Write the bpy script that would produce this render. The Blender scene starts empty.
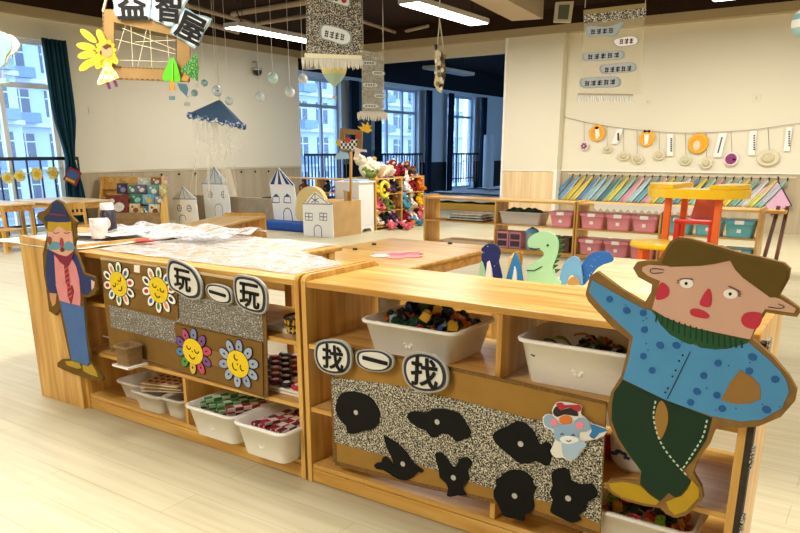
import bpy, math, random
from mathutils import Vector, Matrix
random.seed(7)
C = bpy.context.scene.collection
SC = bpy.context.scene

# ---------------------------------------------------------------- camera
F_PX, CY, PITCH, YAW, HC = 709.0, 353.5, math.atan(202.5/709.0), math.radians(34.15), 1.2
cd = bpy.data.cameras.new('camera'); cam = bpy.data.objects.new('camera', cd); C.objects.link(cam)
cam.location = (0, 0, HC); cam.rotation_euler = (math.pi/2-PITCH, 0, YAW)
cd.sensor_width = 36; cd.lens = F_PX/800*36; cd.shift_y = (CY-266.5)/800; cd.clip_start = .05; cd.clip_end = 300
SC.camera = cam
# ---------------------------------------------------------------- world and exposure
w = bpy.data.worlds.new('world'); SC.world = w; w.use_nodes = True
bg = w.node_tree.nodes['Background']; bg.inputs[0].default_value = (.52, .74, 1, 1); bg.inputs[1].default_value = 4.8
SC.view_settings.view_transform = 'Standard'; SC.view_settings.look = 'None'
SC.view_settings.exposure = 0.0; SC.view_settings.gamma = 1; SC.view_settings.use_curve_mapping = False
LAMP_W, LAMP_COL = 52, (1, .95, .86)

# ---------------------------------------------------------------- helpers
_cy, _sy = math.cos(YAW), math.sin(YAW)
FW = Vector((-_sy*math.cos(PITCH), _cy*math.cos(PITCH), -math.sin(PITCH)))
RT = Vector((_cy, _sy, 0)); UP = Vector((-_sy*math.sin(PITCH), _cy*math.sin(PITCH), math.cos(PITCH)))
O0 = Vector((0, 0, HC)); HN = Vector((_sy, -_cy, 0))          # horizontal direction back to where the photo was taken
def pl(x, y, p, n):                                            # where a sight line meets a real plane of the room
    d = FW+(x-400)/F_PX*RT-(y-CY)/F_PX*UP; n = Vector(n)
    return O0+d*((Vector(p)-O0).dot(n)/d.dot(n))
def pX(x, y, v): return pl(x, y, (v, 0, 0), (1, 0, 0))
def pY(x, y, v): return pl(x, y, (0, v, 0), (0, 1, 0))
def pZ(x, y, v=0): return pl(x, y, (0, 0, v), (0, 0, 1))

def ntree(name):
    m = bpy.data.materials.new(name); m.use_nodes = True
    nt = m.node_tree; return m, nt, nt.nodes['Principled BSDF']
def srgb(c):
    if isinstance(c, str):
        c = [int(c[i:i+2], 16)/255 for i in (0, 2, 4)]
    return tuple((x/12.92 if x <= .04045 else ((x+.055)/1.055)**2.4) for x in c)+(1,)
_mc = {}
def mat(col, rough=.6, spec=.3, metal=0, alpha=1, emit=0, var=.0, vs=40, bump=0):
    k = (col, rough, spec, metal, alpha, emit, var, vs, bump)
    if k in _mc: return _mc[k]
    m, nt, b = ntree('paint_'+str(col)); c = srgb(col)
    b.inputs['Base Color'].default_value = c; b.inputs['Roughness'].default_value = rough
    b.inputs['Metallic'].default_value = metal; b.inputs['Specular IOR Level'].default_value = spec
    b.inputs['Alpha'].default_value = alpha
    tc = nt.nodes.new('ShaderNodeTexCoord'); n = nt.nodes.new('ShaderNodeTexNoise'); n.inputs['Scale'].default_value = vs
    n.inputs['Detail'].default_value = 4; nt.links.new(tc.outputs['Object'], n.inputs['Vector'])
    if var:
        r = nt.nodes.new('ShaderNodeMapRange'); r.inputs[3].default_value = 1-var; r.inputs[4].default_value = 1+var*.6
        r.inputs[1].default_value = .3; r.inputs[2].default_value = .7
        h = nt.nodes.new('ShaderNodeHueSaturation'); h.inputs['Color'].default_value = c
        nt.links.new(n.outputs[0], r.inputs[0]); nt.links.new(r.outputs[0], h.inputs['Value']); nt.links.new(h.outputs[0], b.inputs['Base Color'])
    if bump:
        bp = nt.nodes.new('ShaderNodeBump'); bp.inputs['Strength'].default_value = bump; bp.inputs['Distance'].default_value = .01
        nt.links.new(n.outputs[0], bp.inputs['Height']); nt.links.new(bp.outputs[0], b.inputs['Normal'])
    if emit:
        b.inputs['Emission Color'].default_value = c; b.inputs['Emission Strength'].default_value = emit
    _mc[k] = m; return m
def ramp(nt, fac, stops):
    r = nt.nodes.new('ShaderNodeValToRGB'); e = r.color_ramp.elements
    while len(e) < len(stops): e.new(.5)
    for i, (p, c) in enumerate(stops): e[i].position = p; e[i].color = srgb(c)
    nt.links.new(fac, r.inputs[0]); return r.outputs[0]
def wood(name, cols, scale, rough=.30, coord='Object', spec=.4):
    m, nt, b = ntree(name)
    tc = nt.nodes.new('ShaderNodeTexCoord'); mp = nt.nodes.new('ShaderNodeMapping'); mp.inputs['Scale'].default_value = scale
    nt.links.new(tc.outputs[coord], mp.inputs[0])
    n = nt.nodes.new('ShaderNodeTexNoise'); n.inputs['Scale'].default_value = 1; n.inputs['Detail'].default_value = 6; n.inputs['Distortion'].default_value = .6
    nt.links.new(mp.outputs[0], n.inputs['Vector'])
    o = ramp(nt, n.outputs[0], [(.3, cols[0]), (.5, cols[1]), (.7, cols[2])])
    nt.links.new(o, b.inputs['Base Color']); b.inputs['Roughness'].default_value = rough; b.inputs['Specular IOR Level'].default_value = spec
    return m
PC = ('AE7A32', 'CB9A4A', 'DEB56B')
W_X = wood('pine_wood_lengthwise', PC, (1.5, 22, 22)); W_Y = wood('pine_wood_crosswise', PC, (22, 1.5, 22)); W_Z = wood('pine_wood_upright', PC, (22, 22, 1.5))
W_BIRCH = wood('birch_ply', ('D9B27A', 'E8C997', 'F0D8AC'), (2, 14, 14))
W_DARK = wood('dark_wood', ('4A2A14', '63391C', '7A4824'), (20, 20, 2))
W_CREAM = wood('cream_ply', ('D9C4A0', 'E6D5B5', 'F0E3C8'), (9, 9, 1))
CARD = mat('9C7638', .85, .15, var=.10, vs=14); CARD_L = mat('98794C', .85, .15, var=.10, vs=14); CARD_E = mat('7B5B34', .9, .1, var=.35, vs=160)
BLACK = mat('0C0C0C', .7, .2); WHITE = mat('EFEDE6', .6, .3); INK = mat('141414', .6, .2)
METAL_BLACK = mat('0B0D10', .4, .5)
def mottle(name, cols, scale, lo=.42, hi=.58, alpha=1, glitter=False):
    m, nt, b = ntree(name)
    tc = nt.nodes.new('ShaderNodeTexCoord'); n = nt.nodes.new('ShaderNodeTexNoise'); n.inputs['Scale'].default_value = scale; n.inputs['Detail'].default_value = 2
    n.inputs['Distortion'].default_value = .8
    nt.links.new(tc.outputs['Object'], n.inputs['Vector'])
    nt.links.new(ramp(nt, n.outputs[0], [(lo, cols[0]), ((lo+hi)/2, cols[1]), (hi, cols[2])]), b.inputs['Base Color'])
    b.inputs['Roughness'].default_value = .35 if glitter else .8
    if alpha < 1:
        r = nt.nodes.new('ShaderNodeMapRange'); r.inputs[1].default_value = .40; r.inputs[2].default_value = .55
        r.inputs[3].default_value = 1; r.inputs[4].default_value = alpha
        nt.links.new(n.outputs[0], r.inputs[0]); nt.links.new(r.outputs[0], b.inputs['Alpha'])
    return m
LEOPARD = mottle('speckled_cloth', ('16150F', '6E6856', 'DCD6C2'), 200, .41, .60)
GLITTER = mottle('silver_glitter', ('5C564C', '8A8478', 'F5F5FF'), 240, .50, .68, glitter=True)
LACE = mottle('lace', ('F3EEDC', 'D8CFBA', 'B8AE98'), 90, .42, .6, alpha=.25)
LACE_BW = mottle('black_and_white_lace', ('1A1916', '6A6456', 'CFC9B8'), 95, .43, .60)
LACE_GREY = mottle('grey_lace', ('6A675C', 'B5B1A2', 'EFECE0'), 90, .40, .56, alpha=.55)

class MB:
    def __init__(s): s.v = []; s.f = []; s.m = []; s.sm = []
    def add(s, vs, fs, m=0, sm=False):
        k = len(s.v); s.v += [Vector(v) for v in vs]
        for f in fs: s.f.append([i+k for i in f]); s.m.append(m); s.sm.append(sm)
        return s
    def box(s, x0, x1, y0, y1, z0, z1, m=0):
        v = [(x, y, z) for z in (z0, z1) for y in (y0, y1) for x in (x0, x1)]
        return s.add(v, [(0, 2, 3, 1), (4, 5, 7, 6), (0, 1, 5, 4), (2, 6, 7, 3), (0, 4, 6, 2), (1, 3, 7, 5)], m)
    def obox(s, c, sz, M=None, m=0):
        M = M or Matrix.Identity(3); h = [a/2 for a in sz]; c = Vector(c)
        v = [c+M @ Vector((x*h[0], y*h[1], z*h[2])) for z in (-1, 1) for y in (-1, 1) for x in (-1, 1)]
        return s.add(v, [(0, 2, 3, 1), (4, 5, 7, 6), (0, 1, 5, 4), (2, 6, 7, 3), (0, 4, 6, 2), (1, 3, 7, 5)], m)
    def beam(s, a, b, wd, th, m=0):                                # square bar between two points
        a, b = Vector(a), Vector(b); z = (b-a).normalized(); q = Vector((0, 0, 1)) if abs(z.z) < .9 else Vector((0, 1, 0))
        x = q.cross(z).normalized(); y = z.cross(x)
        return s.obox((a+b)/2, (wd, th, (b-a).length), Matrix((x, y, z)).transposed(), m)
    def tube(s, pts, r, n=8, m=0, taper=None):
        pts = [Vector(p) for p in pts]; R = []; px = None
        for i, p in enumerate(pts):
            t = (pts[min(i+1, len(pts)-1)]-pts[max(i-1, 0)]).normalized()
            if px is None:
                q = Vector((0, 0, 1)) if abs(t.z) < .9 else Vector((1, 0, 0)); px = q.cross(t).normalized()
            px = (px-t*px.dot(t)).normalized(); py = t.cross(px); rr = r if taper is None else r*taper[i]
            R.append([p+rr*(math.cos(2*math.pi*k/n)*px+math.sin(2*math.pi*k/n)*py) for k in range(n)])
        return s.rings(R, m)
    def rings(s, R, m=0, cap=True, sm=True, closed=False):
        n = len(R[0]); v = [p for r in R for p in r]; f = []
        for i in range(len(R)-1+(1 if closed else 0)):
            j = (i+1) % len(R)
            for k in range(n): f.append((i*n+k, i*n+(k+1) % n, j*n+(k+1) % n, j*n+k))
        s.add(v, f, m, sm)
        if cap and not closed:
            s.add(R[0], [tuple(range(n))[::-1]], m); s.add(R[-1], [tuple(range(n))], m)
        return s
    def lathe(s, c, prof, n=20, m=0, M=None, cap=True, sx=1, sy=1):
        c = Vector(c); M = M or Matrix.Identity(3)
        return s.rings([[c+M @ Vector((r*sx*math.cos(2*math.pi*k/n), r*sy*math.sin(2*math.pi*k/n), z)) for k in range(n)] for r, z in prof], m, cap)
    def ball(s, c, r, n=14, m=0, M=None):
        r = (r, r, r) if isinstance(r, (int, float)) else r; h = n//2
        pr = [(max(.02, math.sin(math.pi*i/h)), -math.cos(math.pi*i/h)*r[2]) for i in range(h+1)]
        return s.lathe(c, pr, n, m, M, True, r[0], r[1])
    def slab(s, P, n, t, m=0):                                      # a flat outline given a real thickness behind its face
        P = [Vector(p) for p in P]; n = Vector(n).normalized(); k = len(P)
        a = Vector((0, 0, 0))
        for i in range(k): a += P[i].cross(P[(i+1) % k])
        if a.dot(n) < 0: P = P[::-1]
        B = [p-n*t for p in P]
        s.add(P, [tuple(range(k))], m); s.add(B, [tuple(range(k))[::-1]], m)
        return s.add(P+B, [(i, k+i, k+(i+1) % k, (i+1) % k) for i in range(k)], m)
    def sheet(s, fn, nu, nv, m=0, sm=True):
        v = [fn(i/nu, j/nv) for j in range(nv+1) for i in range(nu+1)]
        f = [(j*(nu+1)+i, j*(nu+1)+i+1, (j+1)*(nu+1)+i+1, (j+1)*(nu+1)+i) for j in range(nv) for i in range(nu)]
        return s.add(v, f, m, sm)
    def build(s, name, mats, parent=None, bevel=0, loc=None, kind=None, solid=0):
        if not isinstance(mats, (list, tuple)): mats = [mats]
        if parent is not None: o0 = W0(parent)
        elif loc is not None: o0 = Vector(loc)
        else:
            xs, ys, zs = zip(*[tuple(v) for v in s.v]); o0 = Vector(((min(xs)+max(xs))/2, (min(ys)+max(ys))/2, min(zs)))
        me = bpy.data.meshes.new(name); me.from_pydata([tuple(v-o0) for v in s.v], [], s.f)
        for m in mats: me.materials.append(m)
        for p, i, q in zip(me.polygons, s.m, s.sm): p.material_index = i; p.use_smooth = q
        me.update(); o = bpy.data.objects.new(name, me); C.objects.link(o)
        if parent is not None: o.parent = parent
        else: o.location = o0
        if bevel:
            b = o.modifiers.new('bevel', 'BEVEL'); b.width = bevel; b.segments = 2; b.limit_method = 'ANGLE'; b.angle_limit = .7
        if solid:
            b = o.modifiers.new('solid', 'SOLIDIFY'); b.thickness = solid; b.offset = 0
        if kind: o['kind'] = kind
        return o
def W0(o):
    v = Vector((0, 0, 0))
    while o is not None: v += Vector(o.location); o = o.parent
    return v
def tag(o, label, cat, group=None, kind=None):
    o['label'] = label; o['category'] = cat
    if group: o['group'] = group
    if kind: o['kind'] = kind
    return o
def thing(name, label, cat, loc=(0, 0, 0), group=None):
    o = bpy.data.objects.new(name, None); C.objects.link(o); o.location = loc; o.empty_display_size = .05
    return tag(o, label, cat, group)
def struct(name, mb, m, **k): return mb.build(name, m, kind='structure', **k)
def dup(o, loc=None, rz=None, label=None, group=None, parent=None, swap=None):
    c = o.copy(); C.objects.link(c)
    if parent is not None: c.parent = parent
    if loc is not None: c.location = loc
    if rz is not None: c.rotation_euler = (0, 0, rz)
    if label: c['label'] = label
    if group: c['group'] = group
    if swap and o.type == 'MESH' and o.data.materials[0] == swap[0]:
        c.data = o.data if swap[1] is None else swapped(o.data, swap[1])
    for ch in list(o.children): dup(ch, parent=c, swap=swap)
    return c
_sw = {}
def swapped(me, m):
    k = (me.name, m.name)
    if k not in _sw: d = me.copy(); d.materials[0] = m; _sw[k] = d
    return _sw[k]
def rotz(a): return Matrix.Rotation(a, 3, 'Z')
def smooth(P, n=4, closed=True):
    P = [Vector(p) for p in P]; out = []; k = len(P)
    for i in range(k if closed else k-1):
        a, b, c, d = [P[(i+j) % k] if closed else P[max(0, min(k-1, i+j))] for j in (-1, 0, 1, 2)]
        for t in [j/n for j in range(n)]:
            out.append(.5*(2*b+(c-a)*t+(2*a-5*b+4*c-d)*t*t+(3*b-a-3*c+d)*t**3))
    if not closed: out.append(P[-1])
    return out
class Plane:                                                       # a real upright sheet in the room, front face towards n
    def __init__(s, p, n): s.p = Vector(p); s.n = Vector(n).normalized(); s.u = Vector((0, 0, 1)).cross(s.n).normalized(); s.w = s.n.cross(s.u)
    def at(s, x, y, off=0): return pl(x, y, s.p+s.n*off, s.n)
    def P(s, pts, off=0): return [s.at(x, y, off) for x, y in pts]
    def loc(s, c, a, b, off=0): return Vector(c)+s.u*a+s.w*b+s.n*off     # metres along the sheet from a point on it
def ell(pl_, c, rx, rz, n=16, rot=0, off=0):
    q = []
    for k in range(n):
        a = 2*math.pi*k/n; x, y = rx*math.cos(a), rz*math.sin(a)
        q.append(pl_.loc(c, x*math.cos(rot)-y*math.sin(rot), x*math.sin(rot)+y*math.cos(rot), off))
    return q
def strip(mb, P, n, wd, t, m=0):                                   # a painted line of width wd following 3-D points in a sheet
    P = [Vector(p) for p in P]; n = Vector(n); L = []; Rr = []
    for i, p in enumerate(P):
        d = (P[min(i+1, len(P)-1)]-P[max(i-1, 0)]).normalized(); q = n.cross(d).normalized()*wd/2; L.append(p+q); Rr.append(p-q)
    for i in range(len(P)-1): mb.slab([L[i], L[i+1], Rr[i+1], Rr[i]], n, t, m)
def glyph(name, s, m, parent, c, u, wv, size, depth=.004, bold=.0, rot=0, sx=1):
    cu = bpy.data.curves.new('t', 'FONT'); cu.body = s; cu.size = 1; cu.align_x = 'CENTER'; cu.align_y = 'CENTER'; cu.extrude = 0; cu.offset = 0
    cu.resolution_u = 3
    to = bpy.data.objects.new('t', cu); C.objects.link(to); bpy.context.view_layer.update()
    me = bpy.data.meshes.new_from_object(to.evaluated_get(bpy.context.evaluated_depsgraph_get())); bpy.data.objects.remove(to)
    u, wv = Vector(u).normalized(), Vector(wv).normalized(); n = u.cross(wv); c = Vector(c)
    if bold:                                                       # brush weight: the character repeated a hair apart
        v0 = [v.co.copy() for v in me.vertices]; f0 = [list(p.vertices) for p in me.polygons]; V, Fc = [], []
        for j in range(9):
            a = j*math.pi/4; d = Vector((bold*math.cos(a), bold*math.sin(a), 0)) if j < 8 else Vector((0, 0, 0)); k0 = len(V)
            V += [tuple(q+d) for q in v0]; Fc += [[i+k0 for i in f] for f in f0]
        me = bpy.data.meshes.new(name); me.from_pydata(V, [], Fc)
        zof = [j*.00012 for j in range(9) for _ in v0]
    else: zof = [0]*len(me.vertices)
    vs = [v.co.copy() for v in me.vertices]; o0 = W0(parent)
    x0, x1 = min(v.x for v in vs), max(v.x for v in vs); y0, y1 = min(v.y for v in vs), max(v.y for v in vs); h = size/(y1-y0 if len(s) == 1 and y1-y0 > .4 else .9)
    cr, sr = math.cos(rot), math.sin(rot)
    for v, q, zo in zip(me.vertices, vs, zof):
        a, b = (q.x-(x0+x1)/2)*h*sx, (q.y-(y0+y1)/2)*h; v.co = c+u*(a*cr-b*sr)+wv*(a*sr+b*cr)+n*(depth+zo)-o0
    me.name = name; me.materials.clear(); me.materials.append(m)
    o = bpy.data.objects.new(name, me); C.objects.link(o); o.parent = parent
    sd = o.modifiers.new('solid', 'SOLIDIFY'); sd.thickness = depth; sd.offset = -1
    return o
# ================================================================ the room
XL, YB, ZC, ZT = -10.75, 12.15, 3.45, 3.07                            # left wall, back wall, ceiling, underside of the trim
XR, YF, YD = 3.6, -3.2, 23.0                                           # right wall, wall behind, far end of the dark room
WALL = mat('E4DDC8', .85, .15); WALL2 = mat('E4DDC8', .85, .15); TRIM = mat('B3A17E', .7, .2); HEAD = mat('CFC5AE', .8, .2)
m, nt, b = ntree('pale_plank_floor')
tc = nt.nodes.new('ShaderNodeTexCoord'); mp = nt.nodes.new('ShaderNodeMapping'); mp.inputs['Rotation'].default_value = (0, 0, math.radians(0))
nt.links.new(tc.outputs['Object'], mp.inputs[0])
br = nt.nodes.new('ShaderNodeTexBrick'); br.inputs['Scale'].default_value = 1; br.inputs['Brick Width'].default_value = 1.2; br.inputs['Row Height'].default_value = .16
br.inputs['Mortar Size'].default_value = .0015; br.inputs['Color1'].default_value = srgb('CDC4A6'); br.inputs['Color2'].default_value = srgb('C8BE9F'); br.inputs['Mortar'].default_value = srgb('B3A788')
nt.links.new(mp.outputs[0], br.inputs['Vector'])
mp2 = nt.nodes.new('ShaderNodeMapping'); mp2.inputs['Scale'].default_value = (1.5, 26, 1); nt.links.new(tc.outputs['Object'], mp2.inputs[0])
n = nt.nodes.new('ShaderNodeTexNoise'); n.inputs['Scale'].default_value = 1; n.inputs['Detail'].default_value = 5; nt.links.new(mp2.outputs[0], n.inputs['Vector'])
mx = nt.nodes.new('ShaderNodeMixRGB'); mx.blend_type = 'MULTIPLY'; mx.inputs[0].default_value = .8
nt.links.new(br.outputs[0], mx.inputs[1]); nt.links.new(ramp(nt, n.outputs[0], [(.3, 'E6E2D6'), (.5, 'F6F3EA'), (.7, 'FFFFFF')]), mx.inputs[2])
nt.links.new(mx.outputs[0], b.inputs['Base Color']); b.inputs['Roughness'].default_value = .42; b.inputs['Specular IOR Level'].default_value = .3
FLOOR = m
struct('floor', MB().box(XL-.3, XR, YF, YD+.2, -.1, 0), FLOOR)
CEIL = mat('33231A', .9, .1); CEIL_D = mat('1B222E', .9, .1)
struct('ceiling', MB().box(XL-.3, XR, YF, YB, ZC, ZC+.1), CEIL)
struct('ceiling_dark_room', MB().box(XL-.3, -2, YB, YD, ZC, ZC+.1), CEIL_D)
# left wall with its window, running on into the dark room
WY0, WY1 = 3.2, 6.55
b_ = MB()
b_.box(XL-.25, XL, YF, WY0, 0, ZC); b_.box(XL-.25, XL, WY0, WY1, 2.78, ZC); b_.box(XL-.25, XL, WY1, YB-.17, 0, ZC)
struct('wall_left', b_, WALL)
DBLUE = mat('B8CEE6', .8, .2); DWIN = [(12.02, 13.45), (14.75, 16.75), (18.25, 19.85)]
b_ = MB(); y = YB-.17
for a, c in DWIN:
    b_.box(XL-.25, XL, y, a, 0, 2.84); b_.box(XL-.25, XL, a, c, 2.74, 2.84); b_.box(XL-.25, XL, a, c, 0, .12); y = c
b_.box(XL-.25, XL, y, YD, 0, 2.84)
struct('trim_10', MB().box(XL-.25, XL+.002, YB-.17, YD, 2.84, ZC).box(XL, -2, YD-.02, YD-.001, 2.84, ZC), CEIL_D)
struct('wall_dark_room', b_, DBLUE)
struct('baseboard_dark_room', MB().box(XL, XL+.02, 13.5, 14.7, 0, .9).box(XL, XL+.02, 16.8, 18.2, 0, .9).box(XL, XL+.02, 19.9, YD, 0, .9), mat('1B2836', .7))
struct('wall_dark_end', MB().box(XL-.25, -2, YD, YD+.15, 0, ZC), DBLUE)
struct('wall_dark_side', MB().box(-2.15, -2, YB+.15, YD, 0, .9).box(-2.15, -2, YB+.15, YD, 2.8, ZC).box(-2.15, -2, YB+.15, 14, .9, 2.8).box(-2.15, -2, 17.2, 18, .9, 2.8).box(-2.15, -2, 22, YD, .9, 2.8), DBLUE)  # unseen side; window openings added to let daylight into the dark room
# back wall, column and header over the opening
struct('wall_back', MB().box(-5.0, XR, YB, YB+.15, 0, ZC), WALL)
struct('column', MB().box(-5.88, -4.86, YB-.16, YB+.15, 0, ZC), WALL2)
struct('wall_header', MB().box(XL, -5.88, YB, YB+.15, 2.86, ZC), HEAD)
struct('trim_1', MB().box(XL, XR, YB-.17, YB-.16, ZT, 3.2).box(XL, XR, YB-.16, YB-.001, ZT, ZT+.02), TRIM)
struct('trim_2', MB().box(XL+.001, XL+.10, YF, YB-.17, ZT, 3.2), TRIM)
struct('trim_9', MB().box(XL+.001, XR, YB-.165, YB-.16+.155, 3.2, ZC).box(XL+.001, XL+.10, YF, YB-.17, 3.2, ZC), CEIL)
struct('wall_right', MB().box(XR, XR+.15, YF, YB, 0, ZC), WALL)
struct('wall_front', MB().box(XL, XR, YF-.15, YF, 0, ZC), WALL)
# wainscot
WAIN = wood('greyed_oak_wainscot', ('AC9C80', 'B3A386', 'BDAE92'), (9, 9, .5), .7); WAIN_L = wood('pale_maple_wainscot', ('D9B888', 'E6C99C', 'EED6AE'), (12, 12, .6), .5)
struct('trim_3', MB().box(-4.86, XR, YB-.02, YB, 0, .87), WAIN)
struct('trim_4', MB().box(-5.85, -4.88, YB-.185, YB-.161, 0, .86), WAIN_L)
struct('trim_5', MB().box(XL, XL+.02, WY1+.05, YB-.2, 0, .86), WAIN)
struct('trim_6', MB().box(-4.9, -4.84, YB-.2, YB-.02, 0, .89).box(-4.84, XR, YB-.035, YB-.02, .87, .895).box(-5.88, -4.9, YB-.2, YB-.185, .86, .885), mat('F1ECE0', .5))
struct('trim_7', MB().box(XL, XL+.035, WY1+.05, YB-.2, .86, .885), mat('DCCFB0', .5))
struct('trim_8', MB().box(-5.92, -5.88, YB-.18, YB+.16, 0, ZT), mat('F4F1EA', .5))
# shallow step on the left wall, its slanted start shaped to shade a soft band
struct('column_left', MB().slab([(XL+.001, 7.5, ZT-.001), (XL+.05, 8.0, ZT-.001), (XL+.05, YB-.175, ZT-.001), (XL+.001, YB-.175, ZT-.001)], (0, 0, 1), ZT-.89), WALL)
# windows: frames, panes
GLASS, nt, b = ntree('window_glass'); b.inputs['Base Color'].default_value = (.8, .9, 1, 1); b.inputs['Alpha'].default_value = .08; b.inputs['Roughness'].default_value = .05
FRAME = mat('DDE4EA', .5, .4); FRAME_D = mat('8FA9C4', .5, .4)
def window(name, y0, y1, z0, z1, ms, cross, fm, x=XL-.12):
    f = MB(); w_ = .035
    for a in (y0+w_, y1-w_): f.box(x-.03, x+.03, a-w_, a+w_, z0, z1)
    for a in ms: f.box(x-.03, x+.03, a-w_, a+w_, z0+2*w_, z1-2*w_)
    for a in (z0+w_, z1-w_, cross): f.box(x-.025, x+.025, y0+2*w_, y1-2*w_, a-w_, a+w_)
    fr = struct(name, f, fm); MB().box(x-.004, x+.004, y0+.05, y1-.05, z0+.05, z1-.05).build('pane', GLASS, fr)
    return fr
window('window_1', WY0, WY1, 0, 2.78, (4.2, 4.95, 5.75), 2.13, FRAME)
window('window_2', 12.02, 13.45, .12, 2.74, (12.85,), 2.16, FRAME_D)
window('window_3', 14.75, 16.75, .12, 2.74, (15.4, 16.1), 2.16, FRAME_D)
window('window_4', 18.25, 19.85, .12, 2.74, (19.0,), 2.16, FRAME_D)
# ---- ceiling lamps (the three in view at their places; unseen ones added for light)
LE = mat('FFFFFF', .5, emit=9); LH = mat('B9B6AE', .5)
def lamp(x, y, first=[None]):
    if first[0] is None:
        t = thing('ceiling_light', '', 'ceiling light', (0, 0, 0), 'long white panel lights under the dark ceiling')
        MB().box(-.16, .16, -.95, .95, .012, .075).build('housing', LH, t, .004)
        MB().box(-.14, .14, -.93, .93, 0, .012).build('diffuser', LE, t)
        for s in (-.7, .7): MB().tube([(0, s, .075), (0, s, ZC-2.98)], .006).build('hanging_rod', METAL_BLACK, t)
        first[0] = t
    else: t = dup(first[0])
    t.location = (x, y, 2.98); t['label'] = 'white panel light hanging under the dark ceiling'
    ld = bpy.data.lights.new('lamp_light', 'AREA'); ld.shape = 'RECTANGLE'; ld.size = .28; ld.size_y = 1.86; ld.energy = LAMP_W; ld.color = LAMP_COL
    lo = bpy.data.objects.new('lamp_light', ld); C.objects.link(lo); lo.parent = t; lo.location = (0, 0, -.01)
    return t
l1 = lamp(-8.6, 9.1); l1['label'] = 'long panel light above the hanging glass balls, leftmost lit lamp in view'
l2 = lamp(-5.4, 9.1); l2['label'] = 'long panel light above the dark opening, middle lit lamp in view'
l3 = lamp(-2.05, 9.25); l3['label'] = 'panel light cut off by the top edge, rightmost lamp above the cream wall'
for x in (-8.6, -5.4, -2.15, 1.1):  # unseen lamps added; rows chosen for the light they throw
    for y in (9.1, 2.7, -1.2):
        if (y < 9 or x > 1) and (y > 1 or x in (-8.6, -2.15)):
            l = lamp(x, y); l['label'] = 'unseen white panel light overhead, '+{-8.6: 'leftmost', -5.4: 'second from left', -2.15: 'third from left', 1.1: 'rightmost'}[x]+{9.1: ' in the far row', 2.7: ' in the row above the foreground shelf', -1.2: ' in the nearest row'}[y]
# ---- dark room ceiling fittings and ducts
def pts(*a): return [Vector(p) for p in a]
PIPE = mat('B39E86', .6); PIPE_D = mat('2A2622', .7)
z = 3.3
def pipe(p, r, m_, label, nm='ceiling_pipe'):
    return tag(MB().tube([pZ(x, y, zz) for x, y, zz in p], r).build(nm, m_), label, 'pipe')
pipe([(140, -8, 3.36), (254, 24, 3.36)], .035, PIPE, 'beige ceiling pipe running beside the lettered sign to the junction')
pipe([(255, 24, 3.36), (318, 14, 3.36), (360, 8, 3.36)], .035, PIPE, 'beige ceiling pipe running from the junction to the speckled banner')
pipe([(232, 14, 3.40), (380, -10, 3.40)], .045, PIPE, 'thick pale ceiling pipe highest behind the lettered sign')
pipe([(195, 20, 3.30), (238, 32, 3.30)], .045, PIPE, 'pale ceiling pipe ending at the left panel light')
pipe([(340, 14, 3.36), (398, 33, 3.36)], .03, PIPE, 'thin beige pipe to the right of the speckled banner')
pipe([(340, 42, 3.36), (398, 33, 3.36), (428, 26, 3.36)], .03, PIPE, 'thin beige pipe crossing behind the speckled banner towards the middle lamp')
tag(MB().tube([pZ(237, 0, 3.40), pZ(237, 12, 3.3), pZ(243, 26, 3.2), pZ(240, 30, 3.1)], .012, 6).build('lamp_cable', BLACK), 'black cable drooping from the ceiling to the left panel light', 'cable')
P0 = [pZ(458, -6, 3.15), pZ(492, -8, 3.15), pZ(543, 19, 3.15), pZ(512, 21, 3.15)]
struct('ceiling_beam', MB().add(P0+[p+Vector((0, 0, .3)) for p in P0], [(0, 1, 2, 3), (7, 6, 5, 4), (0, 4, 5, 1), (1, 5, 6, 2), (2, 6, 7, 3), (3, 7, 4, 0)]), mat('B9A58C', .8))
# speaker / sensor box on the ceiling
pf = Plane(pZ(563, 12, 3.2), HN)
t = thing('wall_speaker', 'small pale box with dark screen hanging below the ceiling over the column', 'speaker', pZ(563, 12, 3.2))
MB().slab(pf.P([(556, 2), (574, 1), (571, 22.5), (554, 22)]), HN, .06).build('case', mat('CFC8B0', .5), t, .004)
MB().slab(pf.P([(559, 5), (570, 4.5), (568, 19.5), (557.5, 19)], .003), HN, .004).build('screen', mat('5C6154', .4), t)
for q in range(3):
    lx, ly, lz = [(-9.1, 15.5), (-6.9, 15.5), (-6.9, 18.5)][q]+(2.98,)
    tt = dup(l1, (lx, ly, lz), label=['unlit panel light in the dark room over the near window', 'unlit panel light in the dark room, larger one by the column', 'unlit panel light farthest back in the dark room'][q], group='unlit panel lights in the dark room')
    for ch in list(tt.children):
        if ch.type == 'LIGHT': bpy.data.objects.remove(ch)
        elif ch.name.startswith('diffuser'):
            ch.data = ch.data.copy(); ch.data.materials[0] = mat('8FA0B4', .5)
# dark room: railings, curtains, mats, roll
def railing(y0, y1, z0, z1, x, label, step=.12, group=None):
    t = thing('window_railing', label, 'railing', (x, (y0+y1)/2, z0), group)
    MB().beam((x, y0, z1), (x, y1, z1), .05, .05).build('top_rail', METAL_BLACK, t)
    MB().beam((x, y0, z0+.12), (x, y1, z0+.12), .03, .03).build('bottom_rail', METAL_BLACK, t)
    n_ = max(2, int((y1-y0)/step)); proto = None
    for i in range(n_+1):
        yy = y0+(y1-y0)*i/n_
        if proto is None: proto = MB().box(x-.011, x+.011, yy-.011, yy+.011, z0, z1-.02).build('baluster', METAL_BLACK, t); yy0 = yy
        else: dup(proto, loc=(0, yy-yy0, 0), parent=t)
    return t
railing(3.2, 6.70, .0, 1.09, XL+.10, 'black railing across the left window beside the teal curtain', .2)
railing(12.05, 13.5, .0, 1.12, XL+.08, 'dark railing below the dark room window nearest the cream wall', .11)
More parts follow.
